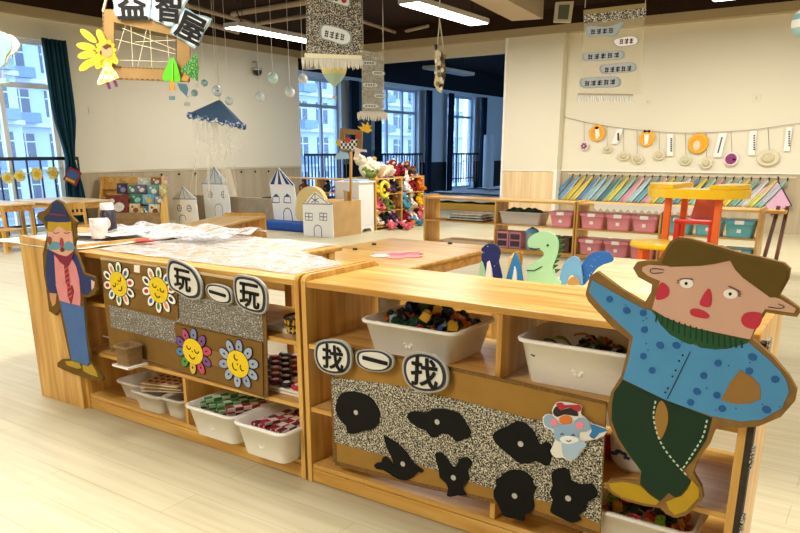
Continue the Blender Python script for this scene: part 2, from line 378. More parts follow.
railing(14.7, 16.8, .0, 1.12, XL+.08, 'dark railing below the middle dark room window', .12)
railing(18.2, 20.0, .3, 1.12, XL+.08, 'dark railing below the farthest dark room window', .14)
def curtain(y0, y1, z0, z1, x, m_, label, folds=6, tie=None, yt=None):
    def fn(u, v):
        zz = z1+(z0-z1)*v; k = 1.0; c_ = (y0+y1)/2
        if tie: k = 1-.5*math.exp(-((zz-tie)/.35)**2)-(.15 if zz < tie else 0)
        yy = c_+(u-.5)*(y1-y0)*k+(yt*v if yt else 0)
        return Vector((x+.04*math.sin(u*folds*2*math.pi)+.02*math.sin(u*17+v*2), yy, zz))
    return tag(MB().sheet(fn, folds*8, 14).build('window_curtain', m_, solid=.006), label, 'curtain')
TEAL = mat('1D4250', .9, .1, var=.12, vs=8)
curtain(6.26, 6.66, .12, 2.77, XL+.25, TEAL, 'long dark teal curtain tied back beside the left window', 6, 1.15, .04)
DC = mat('16283E', .9, .1)
curtain(13.5, 13.85, .02, 2.74, XL+.20, DC, 'dark curtain beside the first dark room window', 4)
curtain(14.5, 14.72, .02, 2.74, XL+.20, DC, 'dark curtain on the left of the middle dark room window', 4)
curtain(16.8, 17.05, .02, 2.74, XL+.20, DC, 'dark curtain on the right of the middle dark room window', 4)
curtain(17.98, 18.2, .02, 2.74, XL+.20, DC, 'dark curtain on the left of the farthest window', 4)
curtain(19.9, 20.2, .02, 2.74, XL+.20, DC, 'dark curtain on the right of the farthest window', 4)
struct('column_dark_room', MB().box(XL, XL+.16, 13.86, 14.38, 0, 2.74), mat('33506F', .8))
tag(MB().lathe((-9.95, 19.3, .0), [(.16, 0), (.16, 1.65)], 20).build('rolled_mat', mat('A9BFD8', .7)), 'tall pale roll standing in the dark room near the column', 'rolled mat')
MATB = mat('C4D8F0', .8, var=.25, vs=3)
rows = [(13.35, 15.2), (15.35, 17.4), (17.6, 19.6)]
for i, (ya, yb) in enumerate(rows):
    tg = thing('nap_platform', ['low nap platform with yellow edge, nearest behind the shelf', 'low nap platform in the middle of the dark room', 'low nap platform farthest back in the dark room'][i], 'platform', (-7.2, (ya+yb)/2, 0))
    MB().box(-9.6, -4.4, ya, yb, .0, .13).build('frame', [mat('C79A3E', .5)], tg, .01)
    tag(MB().sheet(lambda u, v: Vector((-9.55+5.1*u, ya+.06+(yb-ya-.12)*v, .19+.02*math.sin(u*26)*math.sin(v*3)+.012*math.sin(u*61+v*9))), 80, 10).build('blue_mattress', MATB, solid=.04), ['pale blue bedding on the nearest nap platform', 'pale blue bedding on the middle nap platform', 'pale blue bedding on the farthest nap platform'][i], 'bedding')
    tag(MB().sheet(lambda u, v: Vector((-9.4+4.8*u, yb-.35+.22*v+.05*math.sin(u*30), .236+.008*math.sin(u*44)*math.sin(v*3.1))), 90, 6).build('folded_blanket', mat('141C2C', .9, var=.4, vs=9), solid=.012), ['dark blanket row along the nearest nap platform', 'dark blanket row along the middle nap platform', 'dark blanket row along the farthest nap platform'][i], 'blanket')
# ---- buildings outside
FAC = mat('AFC2DA', .8); FACB = mat('6F8CB2', .7); FACG = mat('35506F', .3, .6); FACL = mat('C4D4E8', .6)
def block(x, y0, y1, floors, label, dy, z0=-6):
    t = thing('apartment_building', label, 'building', (x, (y0+y1)/2, z0))
    MB().box(x-8, x, y0, y1, z0, z0+3*floors).build('wall', FAC, t)
    n_ = int((y1-y0)/dy); pw = pb = None; w0 = None
    for j in range(floors):
        MB().box(x, x+.5, y0, y1, z0+3*j-.15, z0+3*j+.12).build('floor_slab', FACL, t)
        for i in range(n_):
            cy_, cz = y0+dy*(i+.5), z0+3*j+1.5
            if pw is None:
                pw = MB().box(x, x+.06, cy_-dy*.27, cy_+dy*.27, cz-.9, cz+.9).box(x+.06, x+.1, cy_-.05, cy_+.05, cz-.9, cz+.9).box(x+.06, x+.1, cy_-dy*.27, cy_+dy*.27, cz+.3, cz+.38)
                pw.m = [0]*6+[1]*12; pw = pw.build('window', [FACG, FACL], t); w0 = (cy_, cz)
            elif n_*floors <= 100 or True: dup(pw, loc=(0, cy_-w0[0], cz-w0[1]), parent=t)
            if i % 2 == 0 and j % 1 == 0 and floors*n_ < 101:
                if pb is None: pb = MB().box(x+.5, x+1.2, cy_-dy*.3, cy_+dy*.3, cz-1.4, cz-.7).build('balcony', FACB, t); b0 = (cy_, cz)
                else: dup(pb, loc=(0, cy_-b0[0], cz-b0[1]), parent=t)
    return t
block(-48, 12, 26.5, 9, 'pale apartment block filling the left edge of the window view', 2.9)
block(-52, 27.5, 46, 9, 'pale apartment block outside the left window beside the curtain', 2.6)
block(-44, 48, 62, 9, 'pale apartment block seen through the first dark room window', 2.8)
block(-46, 63, 82, 9, 'pale apartment block outside the farther dark room windows', 2.9)
struct('ground_outside', MB().box(-90, XL-.3, -30, 110, -6.2, -6), mat('8A93A0', .9))
# ================================================================ near row of open shelves
YFr, YBk = 1.83, 2.27
def shelf_unit(label, x0, x1, y0, y1, h, boards, divs, end_h=.02, loc=None, group=None, back=None, th=.02, plinth=.05):
    t = thing('open_shelf', label, 'shelf', ((x0+x1)/2, (y0+y1)/2, 0), group)
    for a, b_ in ((x0, x0+th), (x1-th, x1)):
        P = [Vector((a, y, z)) for y, z in ((y0, 0), (y1, 0), (y1, h+end_h-.02), (y1-.03, h+end_h), (y0+.03, h+end_h), (y0+.008, h+end_h-.006), (y0, h+end_h-.02))]
        MB().slab(P, (-1, 0, 0), b_-a).build('side_panel', W_Z, t, .003)
    MB().box(x0+th, x1-th, y0+.003, y1-.003, h-.022, h).build('top', W_X, t, .003)
    for k, z in enumerate(boards):
        MB().box(x0+th, x1-th, y0+.006, y1-.006, z-.018, z).build('shelf_board', W_X, t, .002)
    MB().box(x0+th, x1-th, y0+.004, y0+.02, .004, plinth).build('plinth', W_X, t, .002)
    for x, za, zb in divs: MB().box(x-.009, x+.009, y0+.01, y1-.01, za, zb).build('divider', W_Z, t, .002)
    if back:
        for za, zb in back: MB().box(x0+th, x1-th, y1-.016, y1-.004, za, zb).build('back_rail', W_X, t, .002)
    return t
A0, A1, B1 = -3.07, -1.672, -.207
unitA = shelf_unit('pine open shelf under the white sheeting, with the sunflower cardboard on its front', A0, A1, YFr, YBk, .765, (.075, .30, .54), ((-2.35, .075, .282),), back=((.70, .74),), plinth=.055)
unitB = shelf_unit('pine open shelf in the foreground with the black-shape cardboard on its front', A1+.012, B1, YFr, YBk, .765, (.075, .30, .54), ((-.895, .54, .743), (-.895, .075, .282)), back=((.69, .743), (.02, .057)), plinth=.055)
tag(MB().slab([Vector(p) for p in ((-3.44, YFr-.02, 0), (-3.07, YFr-.02, 0), (-3.07, YFr-.02, .79), (-3.43, YFr-.02, .812), (-3.44, YFr-.02, .80))], (0, -1, 0), .022).box(-3.43, -3.09, YFr+.002, YFr+.25, .0, .10).build('upright_board', W_Z, bevel=.003), 'plain upright pine board at the left behind the cutout of the hatted man', 'board')
# decorated edging on the right end of unit B
edge = thing('cloth_edging', 'grey and white speckled edging on the right end of the foreground shelf', 'edging', (B1+.008, 1.86, .1))
MB().box(B1+.001, B1+.016, YFr+.0, YFr+.035, .03, .76).build('edging_strip', mat('3B352E', .8, var=.3, vs=60), edge)
for z in (.25, .44, .62, .72): MB().box(B1+.016, B1+.022, YFr-.002, YFr+.037, z, z+.05).build('lace_tab', LEOPARD, edge)
# ---------------- translucent bins
def rrect(cx, cy, z, w_, d, r, n=4):
    P = []
    for sx, sy, a0 in ((1, 1, 0), (-1, 1, 90), (-1, -1, 180), (1, -1, 270)):
        for k in range(n+1):
            a = math.radians(a0+90*k/n); P.append(Vector((cx+sx*(w_/2-r)+r*math.cos(a), cy+sy*(d/2-r)+r*math.sin(a), z)))
    return P
def tub(w_, d, h, tp=.86, wall=.004, lip=.012, r=.03):
    L = [(tp, 0, 0), (tp+.01, 0, .006), (1, 0, h-.012), (1, lip, h-.012), (1, lip+.002, h-.004), (1, lip-.003, h), (1, -wall, h-.002), (tp, -wall, .008)]
    return MB().rings([rrect(0, 0, z, w_*k+2*e, d*k+2*e, max(.012, r+e)) for k, e, z in L], 0, True)
MILK = mat('F8F4EC', .35, .5, alpha=.86); MILK2 = mat('E4DCCF', .35, .5, alpha=.62)
def tub_at(label, cx, cy, z, w_, d, h, m_=MILK, rz=0, name='storage_bin', cat='bin', mark=True, **k):
    t = thing(name, label, cat, (0, 0, 0)); tub(w_, d, h, **k).build('tub', m_, t)
    if mark:                                                       # pressed flower on the front
        f = MB()
        for q in range(6):
            a = q*math.pi/3; f.ball((.013*math.cos(a), -d*.455-.001, h*.42+.013*math.sin(a)), (.0075, .003, .0075), 8)
        f.build('pressed_flower', mat('F4EFE6', .4, alpha=.9), t)
    t.location = (cx, cy, z); t.rotation_euler = (0, 0, rz); return t
binB1 = tub_at('milky plastic bin of coloured linking blocks on the foreground shelf, left compartment', -1.24, 2.0, .541, .36, .27, .115)
binB2 = tub_at('milky plastic bin with dark toy pieces on the foreground shelf, right compartment', -.66, 1.99, .541, .36, .26, .135)
binB3 = tub_at('milky bin of red and green pieces low in the foreground shelf by the shoes', -.47, 1.99, .076, .33, .27, .13)
binA1 = tub_at('milky bin of green checked sticks on the bottom board of the sunflower shelf', -2.12, 1.935, .077, .27, .34, .13)
binA2 = tub_at('milky bin of red checked sticks beside the shelf divider, on the bottom board', -1.82, 1.915, .077, .25, .35, .135)
# linking blocks: individual pieces
def heap(cx, cy, z0, w_, d, n_, cols, shapes, grp, where, sz=.022, hgt=.05, rz=0):
    protos = {}
    for i in range(n_):
        k = i % len(shapes); c_ = cols[(i*7+i//3) % len(cols)]; key = (k, c_[0])
        if key not in protos:
            b_ = MB(); kind = shapes[k]
            if kind == 'cube':
                b_.box(-1, 1, -1, 1, 0, 2); b_.lathe((0, 0, 2), [(.55, 0), (.55, .5)], 12); b_.lathe((1, 0, 1), [(.5, 0), (.5, .35)], 12, M=Matrix.Rotation(math.pi/2, 3, 'Y'))
            elif kind == 'bar':
                b_.box(-2.4, 2.4, -.5, .5, 0, .9)
                for q in (-1.8, -.6, .6, 1.8): b_.lathe((q, 0, .9), [(.35, 0), (.35, .35)], 10)
            elif kind == 'ring':
                b_.rings([[Vector(((1.3+.42*math.cos(a))*math.cos(t_), (1.3+.42*math.cos(a))*math.sin(t_), .5+.42*math.sin(a))) for a in [2*math.pi*j/8 for j in range(8)]] for t_ in [2*math.pi*j/16 for j in range(16)]], 0, False, closed=True)
            elif kind == 'star':
                P = [Vector((math.cos(q*math.pi/5)*(1.8 if q % 2 else .9), math.sin(q*math.pi/5)*(1.8 if q % 2 else .9), .8)) for q in range(10)]; b_.slab(P, (0, 0, 1), .8)
            elif kind == 'strip':
                b_.sheet(lambda u, v: Vector((-3.5+7*u, -.5+v, .4+.9*math.sin(u*5))), 12, 2)
            b_.v = [v*sz/2 for v in b_.v]
            o = b_.build({'cube': 'linking_block', 'bar': 'studded_bar', 'ring': 'plastic_ring', 'star': 'star_piece', 'strip': 'curved_piece'}[kind], mat(c_[1], .4, .5), loc=(0, 0, 0), solid=.003 if kind == 'strip' else 0)
            protos[key] = o
        else: o = dup(protos[key])
        lv = i/n_; a = random.uniform(0, 6.28); rr = math.sqrt(random.random())
        x, y = random.uniform(-.5, .5)*w_, random.uniform(-.5, .5)*d
        dome = 1-(abs(x)/(w_/2))**2*.6-(abs(y)/(d/2))**2*.4
        o.location = (cx+x*math.cos(rz)-y*math.sin(rz), cy+x*math.sin(rz)+y*math.cos(rz), z0+lv*hgt*dome)
        o.rotation_euler = (random.uniform(-.6, .6), random.uniform(-.6, .6), random.uniform(0, 3.1))
        nm = {'cube': 'linking block', 'bar': 'studded bar', 'ring': 'ring', 'star': 'star-shaped piece', 'strip': 'curved piece'}[shapes[k]]
        tag(o, f'{c_[0]} plastic {nm} heaped {where}', 'toy piece', f'{c_[0]} {nm}s heaped {where}')
heap(-1.24, 2.0, .61, .28, .19, 84, [('dark green', '17412A'), ('red', 'A8201C'), ('black', '15171B'), ('blue', '1C3A78'), ('dark green', '17412A'), ('orange', 'C86A1E'), ('yellow', 'D9A92A'), ('black', '15171B')], ['cube', 'bar', 'cube'], 'g', 'in the left bin of the foreground shelf', .030, .078)
heap(-.66, 1.99, .60, .28, .19, 60, [('black', '17181A'), ('dark green', '223A22'), ('black', '17181A'), ('orange', 'C8661E'), ('olive', '6D7A2A')], ['strip', 'strip', 'star'], 'g', 'in the right bin of the foreground shelf', .026, .065)
heap(-.47, 1.98, .12, .25, .2, 75, [('red', 'B0241E'), ('green', '7DB02E'), ('dark green', '1C4A2C'), ('yellow', 'E0A52A'), ('orange', 'D06A28'), ('black', '20211F')], ['star', 'cube', 'ring'], 'g', 'in the low bin beside the big shoes', .026, .07)
# checked sticks
def checked(name, c1, c2, light):
    m, nt, b = ntree(name); tc = nt.nodes.new('ShaderNodeTexCoord'); ck = nt.nodes.new('ShaderNodeTexChecker'); ck.inputs['Scale'].default_value = 29
    ck.inputs[1].default_value = srgb(c1); ck.inputs[2].default_value = srgb(light)
    mp = nt.nodes.new('ShaderNodeMapping'); mp.inputs['Location'].default_value = (.013, .013, .013); nt.links.new(tc.outputs['Object'], mp.inputs[0]); nt.links.new(mp.outputs[0], ck.inputs[0]); nt.links.new(ck.outputs[0], b.inputs['Base Color'])
    b.inputs['Roughness'].default_value = .6; return m
CK_G = checked('green_check', '2C7A34', '', 'CFE0C0'); CK_R = checked('red_check', '9E1228', '', 'EFE3DC'); CK_M = checked('maroon_check', '5E1626', '', 'D9C7C0')
def stick(m_, label, grp, p, L, rz, roll, r=.026):
    P = [Vector((0, r*math.cos(a), r*math.sin(a))) for a in [roll+2*math.pi*k/3 for k in range(3)]]
    b_ = MB().slab([q+Vector((L/2, 0, 0)) for q in P], (1, 0, 0), L)
    o = b_.build('checked_stick', m_, loc=(0, 0, 0)); o.location = p; o.rotation_euler = (0, random.uniform(-.08, .08), rz)
    return tag(o, label, 'toy stick', grp)
for i, (m_, dx, dz) in enumerate([(CK_G, -.07, .175), (CK_G, -.035, .18), (CK_G, .0, .185), (CK_G, .035, .175), (CK_G, -.05, .205), (CK_M, .06, .16), (CK_M, .02, .155), (CK_R, .075, .185)]):
    c_ = {CK_G: 'green', CK_M: 'maroon', CK_R: 'red'}[m_]
    stick(m_, f'{c_} and white checked stick in the green stick bin, '+['at its left wall', 'second from the left wall', 'in the middle', 'right of the middle', 'topmost one', 'under the red one', 'low in the middle', 'at its right wall'][i], f'{c_} checked sticks in the green stick bin', (-2.12+dx, 1.93+.01*(i % 3), dz), .225, 1.05+.05*(i % 3), .5, .026)
for i in range(9):
    m_ = CK_R if i % 3 != 1 else CK_M; c_ = 'red' if m_ is CK_R else 'maroon'
    stick(m_, f'{c_} and white checked stick in the rightmost stick bin, '+['at its left wall', 'second from left', 'third from left', 'fourth from left', 'in the middle', 'just right of the middle', 'third from right', 'second from right', 'at its right wall'][i], f'{c_} checked sticks in the red stick bin', (-1.82+.021*(i-4), 1.925, .165+.014*(i % 2)), .225, 1.32+.05*(i % 3), .5, .024)
# bottom-left compartment of the sunflower shelf: two open trays, cards, red toys
t1 = tub_at('clear open tray holding red toys, at the left of the bottom board', -2.79, 1.99, .077, .22, .2, .085, MILK2, mark=False)
t2 = tub_at('clear box with blue picture label and a wooden card on top', -2.61, 1.93, .077, .2, .2, .09, MILK2, mark=False)
MB().box(-.08, .0, -.094, -.090, .02, .07).build('picture_label', mat('6E9CC0', .5, var=.5, vs=60), t2)
t3 = tub_at('small clear box beside the shelf divider', -2.45, 1.93, .077, .13, .17, .09, MILK2, mark=False)
heap(-2.76, 2.0, .10, .15, .13, 18, [('red', 'A02830'), ('white', 'E4DCD0'), ('blue', '344A88'), ('pink', 'D86A80')], ['cube', 'star', 'ring'], 'g', 'in the left clear tray', .026, .06)
heap(-2.45, 1.93, .09, .09, .12, 10, [('brown', '4A2E20'), ('red', 'A0302C')], ['cube', 'bar'], 'g', 'in the small clear box', .026, .05)
for k in range(3):
    c_ = thing('memory_board', ['cream board with rows of red dots, topmost on the clear box', 'cream board under the red-dotted board', 'lowest cream board lying on the clear box'][k], 'board', (-2.58, 1.94, .2-.014*k))
    R_ = rotz(.25+.12*k)
    MB().obox((-2.58, 1.94, .2-.014*k), (.2, .15, .006), R_).build('board', mat('CDB48C', .7, var=.1), c_, .002)
    if k == 0:
        d_ = MB()
        for i in range(5):
            for j in range(3): d_.lathe(Vector((-2.58, 1.94, .203))+R_ @ Vector((-.07+.035*i, -.04+.04*j, 0)), [(.011, 0), (.011, .002)], 12)
        d_.build('red_dots', mat('8A2E28', .6), c_)
# middle compartment: white boards of round pieces (right of the sunflower cardboard)
for k in range(2):
    c_ = thing('letter_board', ['white board with rows of round cupcake pieces, on top', 'white board below the board of round pieces'][k], 'board', (-1.80, 2.03, .30+.012*(1-k)))
    R_ = rotz(.08*k)
    MB().obox((-1.94, 2.06, .307+.013*(1-k)), (.43, .36, .01), rotz(0)).build('board', mat('F0E6DC', .5), c_, .003)
for i in range(7):
    for j in range(6):
        x, y = -2.115+.058*i, 1.91+.060*j; cc = ['B03038', '1E1E22', '6A2A2C', '2E3C34', 'C0763A', '26242A'][(i*5+j*3) % 6]; cn = {'B03038': 'red', '1E1E22': 'black', '6A2A2C': 'maroon', '2E3C34': 'dark green', 'C0763A': 'orange', '26242A': 'dark grey'}[cc]
        r_ = thing('round_piece', f'{cn} round piece on the white board, {["nearest","second","third","fourth","fifth","farthest"][j]} row, {["leftmost","second from left","third from left","middle","third from right","second from right","rightmost"][i]}', 'game piece', (x, y, .3255), 'round pieces standing on the white board')
        MB().lathe((x, y, .3255), [(.022, 0), (.0265, .006), (.0265, .014), (.021, .017)], 16).build('rim', mat(cc, .5), r_)
        MB().lathe((x, y, .3415), [(.014, 0), (.012, .003)], 12).build('centre', mat('E8DCD0', .5), r_)
# upper compartment right: white tray and a woven basket
tr = thing('white_tray', 'white tray lying on the upper board of the sunflower shelf', 'tray', (-1.83, 2.06, .54))
MB().box(-1.93, -1.72, 1.9, 2.2, .541, .549).build('base', WHITE, tr); MB().box(-1.93, -1.72, 1.9, 1.906, .549, .56).box(-1.93, -1.72, 2.194, 2.2, .549, .56).box(-1.93, -1.924, 1.906, 2.194, .549, .56).build('rim', WHITE, tr)
bk = thing('woven_basket', 'small yellow and black basket beside the shelf side panel', 'basket', (-1.73, 1.93, .55))
b_ = MB()
for k in range(14):
    a = 2*math.pi*k/14; b_.tube([(-1.735+.04*math.cos(a), 1.90+.05*math.sin(a), .562), (-1.735+.05*math.cos(a+.25), 1.90+.062*math.sin(a+.25), .615)], .0045, 6)
b_.build('weave', mat('C79C32', .6), bk)
for z, s in ((.563, .8), (.59, .92), (.615, 1)): MB().tube([(-1.735+.05*s*math.cos(a), 1.90+.062*s*math.sin(a), z) for a in [2*math.pi*k/20 for k in range(21)]], .005, 6).build('hoop', mat('20180E', .6), bk)
# wire bundle and the fabric tub in the middle compartment left
b_ = MB()
for k in range(9):
    a, c2 = random.uniform(0, 6.28), random.uniform(.02, .05); b_.beam((-2.9+c2*math.cos(a), 1.9+c2*math.sin(a), .315+.02*(k % 3)), (-2.9-c2*math.cos(a), 1.9-c2*math.sin(a), .315+.03*((k+1) % 3)), .006, .006)
tag(b_.build('wire_puzzle', mat('8C8C90', .35, metal=.8)), 'tangle of grey metal bars on the shelf beside the painted legs', 'puzzle')
ft = tub_at('small brown fabric basket with white rim standing before the sunflower cardboard', -2.60, 1.765, .322, .09, .085, .085, mat('8A6E4A', .9, var=.2, vs=90), mark=False, tp=.9, lip=.003, r=.012)
MB().rings([rrect(0, 0, z, .09+2*e, .085+2*e, .014) for e, z in ((.004, .078), (.005, .088), (-.003, .089))], 0, False).build('white_rim', WHITE, ft)
tag(MB().box(-2.655, -2.545, 1.715, 1.817, .313, .3215).build('white_card', WHITE), 'white card ledge under the small fabric basket', 'card')
# see-through cup stack on unit B and white cup low right
for k in range(4):
    tag(MB().lathe((-1.5, 2.14, .541+.022*k), [(.036, 0), (.043, .10), (.041, .10), (.034, .004)], 20).build('plastic_cup', mat('EDE6DC', .25, .5, alpha=.45)), ['clear plastic cup at the bottom of the stack beside the shelf side', 'second clear cup up in the stack beside the shelf side', 'third clear cup up in the stack beside the shelf side', 'topmost clear cup of the stack beside the shelf side'][k], 'cup', 'stacked clear cups on the foreground shelf')
mg = thing('white_tub', 'white tub with blue flower mark above the bin of red and green pieces', 'tub', (-.50, 2.06, .301))
MB().lathe((-.505, 2.0, .301), [(.06, 0), (.075, .02), (.082, .09), (.078, .1), (.07, .1)], 24).build('body', mat('E9E3DA', .4, .5), mg)
b_ = MB()
for a in (0, .9, 1.8, 2.7): b_.ball((-.505-.03+.02*math.cos(a), 1.923, .35+.014*math.sin(a)), (.012, .004, .006), 8)
b_.build('blue_flower', mat('2B3A72', .5), mg)
tag(MB().ball((-.60, 2.02, .335), (.05, .04, .034)).build('red_pouch', mat('9C1F22', .7)), 'red pouch behind the black-shape cardboard edge', 'pouch')
# ================================================================ cardboard fronts
PF = Plane((0, 1.825, 0), (0, -1, 0))
NY = Vector((0, -1, 0))
def card(name, pts_, off, t, m_, parent, n=0, plane=PF, bevel=0):
    P = plane.P(pts_, off)
    if n: P = smooth(P, n)
    return MB().slab(P, plane.n, t).build(name, m_, parent, bevel)
cb = thing('sunflower_board', 'brown cardboard front with four sunflower faces and silver glitter bands', 'cardboard display', (-2.3, 1.828, .3))
def X2(x, y): return 70+x/2.96, 240+y/2.96
RA = lambda L: [X2(*p) for p in L]
# built as a flat sheet standing on the shelf front
card('backing', [(100.5, 259), (180, 270), (262, 284), (264.5, 398), (180, 371), (110, 348), (104, 300)], 0, .006, mat('80602F', .85, .15, var=.08, vs=14), cb)
card('torn_edge', [(100.5, 257.5), (140, 263.5), (190, 270.5), (262, 282), (262, 284.5), (190, 273), (140, 266), (100.5, 260)], .001, .004, mat('C9B489', .9), cb)
card('torn_edge', [(262, 284), (265.5, 284.5), (268, 397), (264, 399)], .001, .004, CARD_E, cb)
card('glitter_band', [(109, 305), (176, 321), (176, 343.5), (111, 327)], .002, .003, GLITTER, cb)
card('glitter_band', [(179, 293), (262, 311), (263, 342), (176, 322)], .002, .003, GLITTER, cb)
s1 = card('strip', [(101, 260), (176, 270), (178, 318.5), (104, 301)], .008, .006, mat('80602F', .85, .15, var=.08, vs=14), cb, 0)
s2 = card('strip', [(174, 324), (262, 343), (263, 396), (180, 371)], .008, .006, mat('7C5C2C', .85, .15, var=.08, vs=14), cb, 0)
card('slot_flap', [(129, 273.5), (149, 276.5), (149, 291), (129, 288)], .011, .003, mat('8A6834', .85), s1)
card('slot_flap', [(205, 349.5), (228, 353.5), (227, 369), (205, 363)], .011, .003, mat('8A6834', .85), s2)
card('photo_tag', [(134, 265), (139.5, 265.5), (139.5, 273), (134, 272)], .011, .002, WHITE, s1)
YEL = mat('E8C81C', .6)
def sunflower(name, cx, cy, cols, parent, clip=None, n=10, heart=True, rot=0):
    f = MB(); c = PF.at(cx, cy, .014); mats = [YEL]+[mat(c_, .6) for c_ in cols]+[INK, WHITE]
    for k in range(n):
        a = 2*math.pi*(k+.3)/n; q = PF.loc(c, .082*math.cos(a), .070*math.sin(a), -.001)
        f.slab(ell(PF, q, .031, .021, 12, a), NY, .002, len(mats)-2)
        f.slab(ell(PF, q, .028, .018, 12, a, .001), NY, .001, len(mats)-1 if heart else 1+k % len(cols))
        if heart: f.slab(ell(PF, q, .014, .009, 8, a, .002), NY, .001, 1+k % len(cols))
        else: f.slab(ell(PF, q, .006, .004, 6, a, .002), NY, .001, len(mats)-2)
    f.slab(ell(PF, c, .063, .057, 20), NY, .004, len(mats)-2); f.slab(ell(PF, c, .060, .054, 20, 0, .002), NY, .003, 0)
    ik = len(mats)-2
    def arc(x, y, r, a0, a1): strip(f, [PF.loc(c, x*math.cos(rot)-y*math.sin(rot)+r*math.cos(rot+a0+(a1-a0)*i/6), x*math.sin(rot)+y*math.cos(rot)+r*math.sin(rot+a0+(a1-a0)*i/6), .004) for i in range(7)], NY, .004, .001, ik)
    arc(-.024, .014, .012, math.pi, 2*math.pi); arc(.024, .014, .012, math.pi, 2*math.pi); arc(0, -.014, .017, math.pi*1.1, math.pi*1.9)
    f.slab(ell(PF, PF.loc(c, 0, 0, .004), .003, .003, 8), NY, .001, ik)
    return f.build(name, mats, parent)
sunflower('sunflower', 118.5, 284, ['B02A30', '2A5A9A', '3E7E3E', 'D88A5A', '3A2A3E'], cb, rot=.6)
sunflower('sunflower', 158.5, 290, ['B02A30', '2A5A9A', '3E7E3E', 'D88A5A', '2A2A3E'], cb, rot=-.3)
sunflower('sunflower', 193, 351.5, ['C04A6A', '7A4A8A', '7A80B0', 'B04A70', '6A5090', '5A7AA0', '4E9040', 'D8B84A'], cb, heart=False, rot=-.2)
sunflower('sunflower', 238, 364, ['9AA6C0', 'A0AAC4', '929CBC'], cb, heart=False, rot=-.9)
# cloud-shaped signs with written characters
CLOUD_E = mat('2A2E3E', .6); CLOUD_G = mat('A8A69C', .7)
def cloud(label, outline, ch, gc, gs, plane=PF, off=.02, rim=CLOUD_E, base=CLOUD_G, rot=0):
    c = plane.at(*gc, off); t = thing('cloud_sign', label, 'sign', c)
    P = smooth(plane.P(outline, off), 4); ctr = sum(P, Vector())/len(P)
    MB().slab([ctr+(p-ctr)*1.10 for p in P], plane.n, .010).build('backing', base, t)
    MB().slab([ctr+(p-ctr)*1.0+plane.n*.002 for p in P], plane.n, .002).build('dark_rim', rim, t)
    MB().slab([ctr+(p-ctr)*.86+plane.n*.004 for p in P], plane.n, .002).build('face', mat('DCD9D0', .6), t)
    glyph('written_character', ch, INK, t, plane.at(*gc, off+.005), plane.u, plane.w, gs, .002, .022, rot)
    return t
cloud('cloud sign with the first written character on the sunflower shelf, leftmost of three', [(170, 262), (178, 262), (190, 268), (196, 275), (200, 285), (199, 296), (190, 298), (180, 293), (171, 287), (168, 275)], '玩', (182.5, 280), .088, rot=-.08)
cloud('small cloud sign with one stroke on the sunflower shelf, between the two larger ones', [(208, 285.5), (216, 285), (226, 288), (230.5, 294), (230, 302), (222, 303), (213, 299.5), (207, 292)], '一', (217.5, 293.5), .085, rot=-.1)
cloud('cloud sign with a written character at the right corner of the sunflower cardboard', [(236, 278), (250, 278), (258, 281.5), (264, 289), (265.5, 302), (262, 312), (250, 310.5), (240, 305), (236, 296)], '玩', (249.5, 295.5), .092, rot=-.05)
cb2 = thing('shadow_board', 'brown cardboard front with eight black animal shapes on speckled cloth', 'cardboard display', (-1.0, 1.828, .12))
card('backing', [(331, 346), (400, 357.5), (520, 384), (606, 403.5), (600, 538), (518, 507), (420, 484), (335, 463)], 0, .007, CARD, cb2)
card('torn_edge', [(331, 344.5), (400, 356), (520, 382.5), (606, 402), (606, 405), (520, 386), (400, 359), (331, 347.5)], .001, .005, CARD_E, cb2)
card('torn_edge', [(329, 345), (333, 346), (337, 463), (333, 462)], .001, .005, CARD_E, cb2)
card('torn_edge', [(335, 461), (420, 483), (518, 505), (600, 533), (600, 537), (518, 509), (420, 487), (335, 465)], .001, .005, CARD_E, cb2)
card('speckled_cloth', [(331, 377), (400, 386), (470, 403), (530, 419), (604, 431), (600, 524), (560, 505), (490, 488), (425, 467), (335, 442)], .002, .003, LEOPARD, cb2)
def shape(sc, x0, y0, L): return [(x0+a/sc, y0+b_/sc) for a, b_ in L]
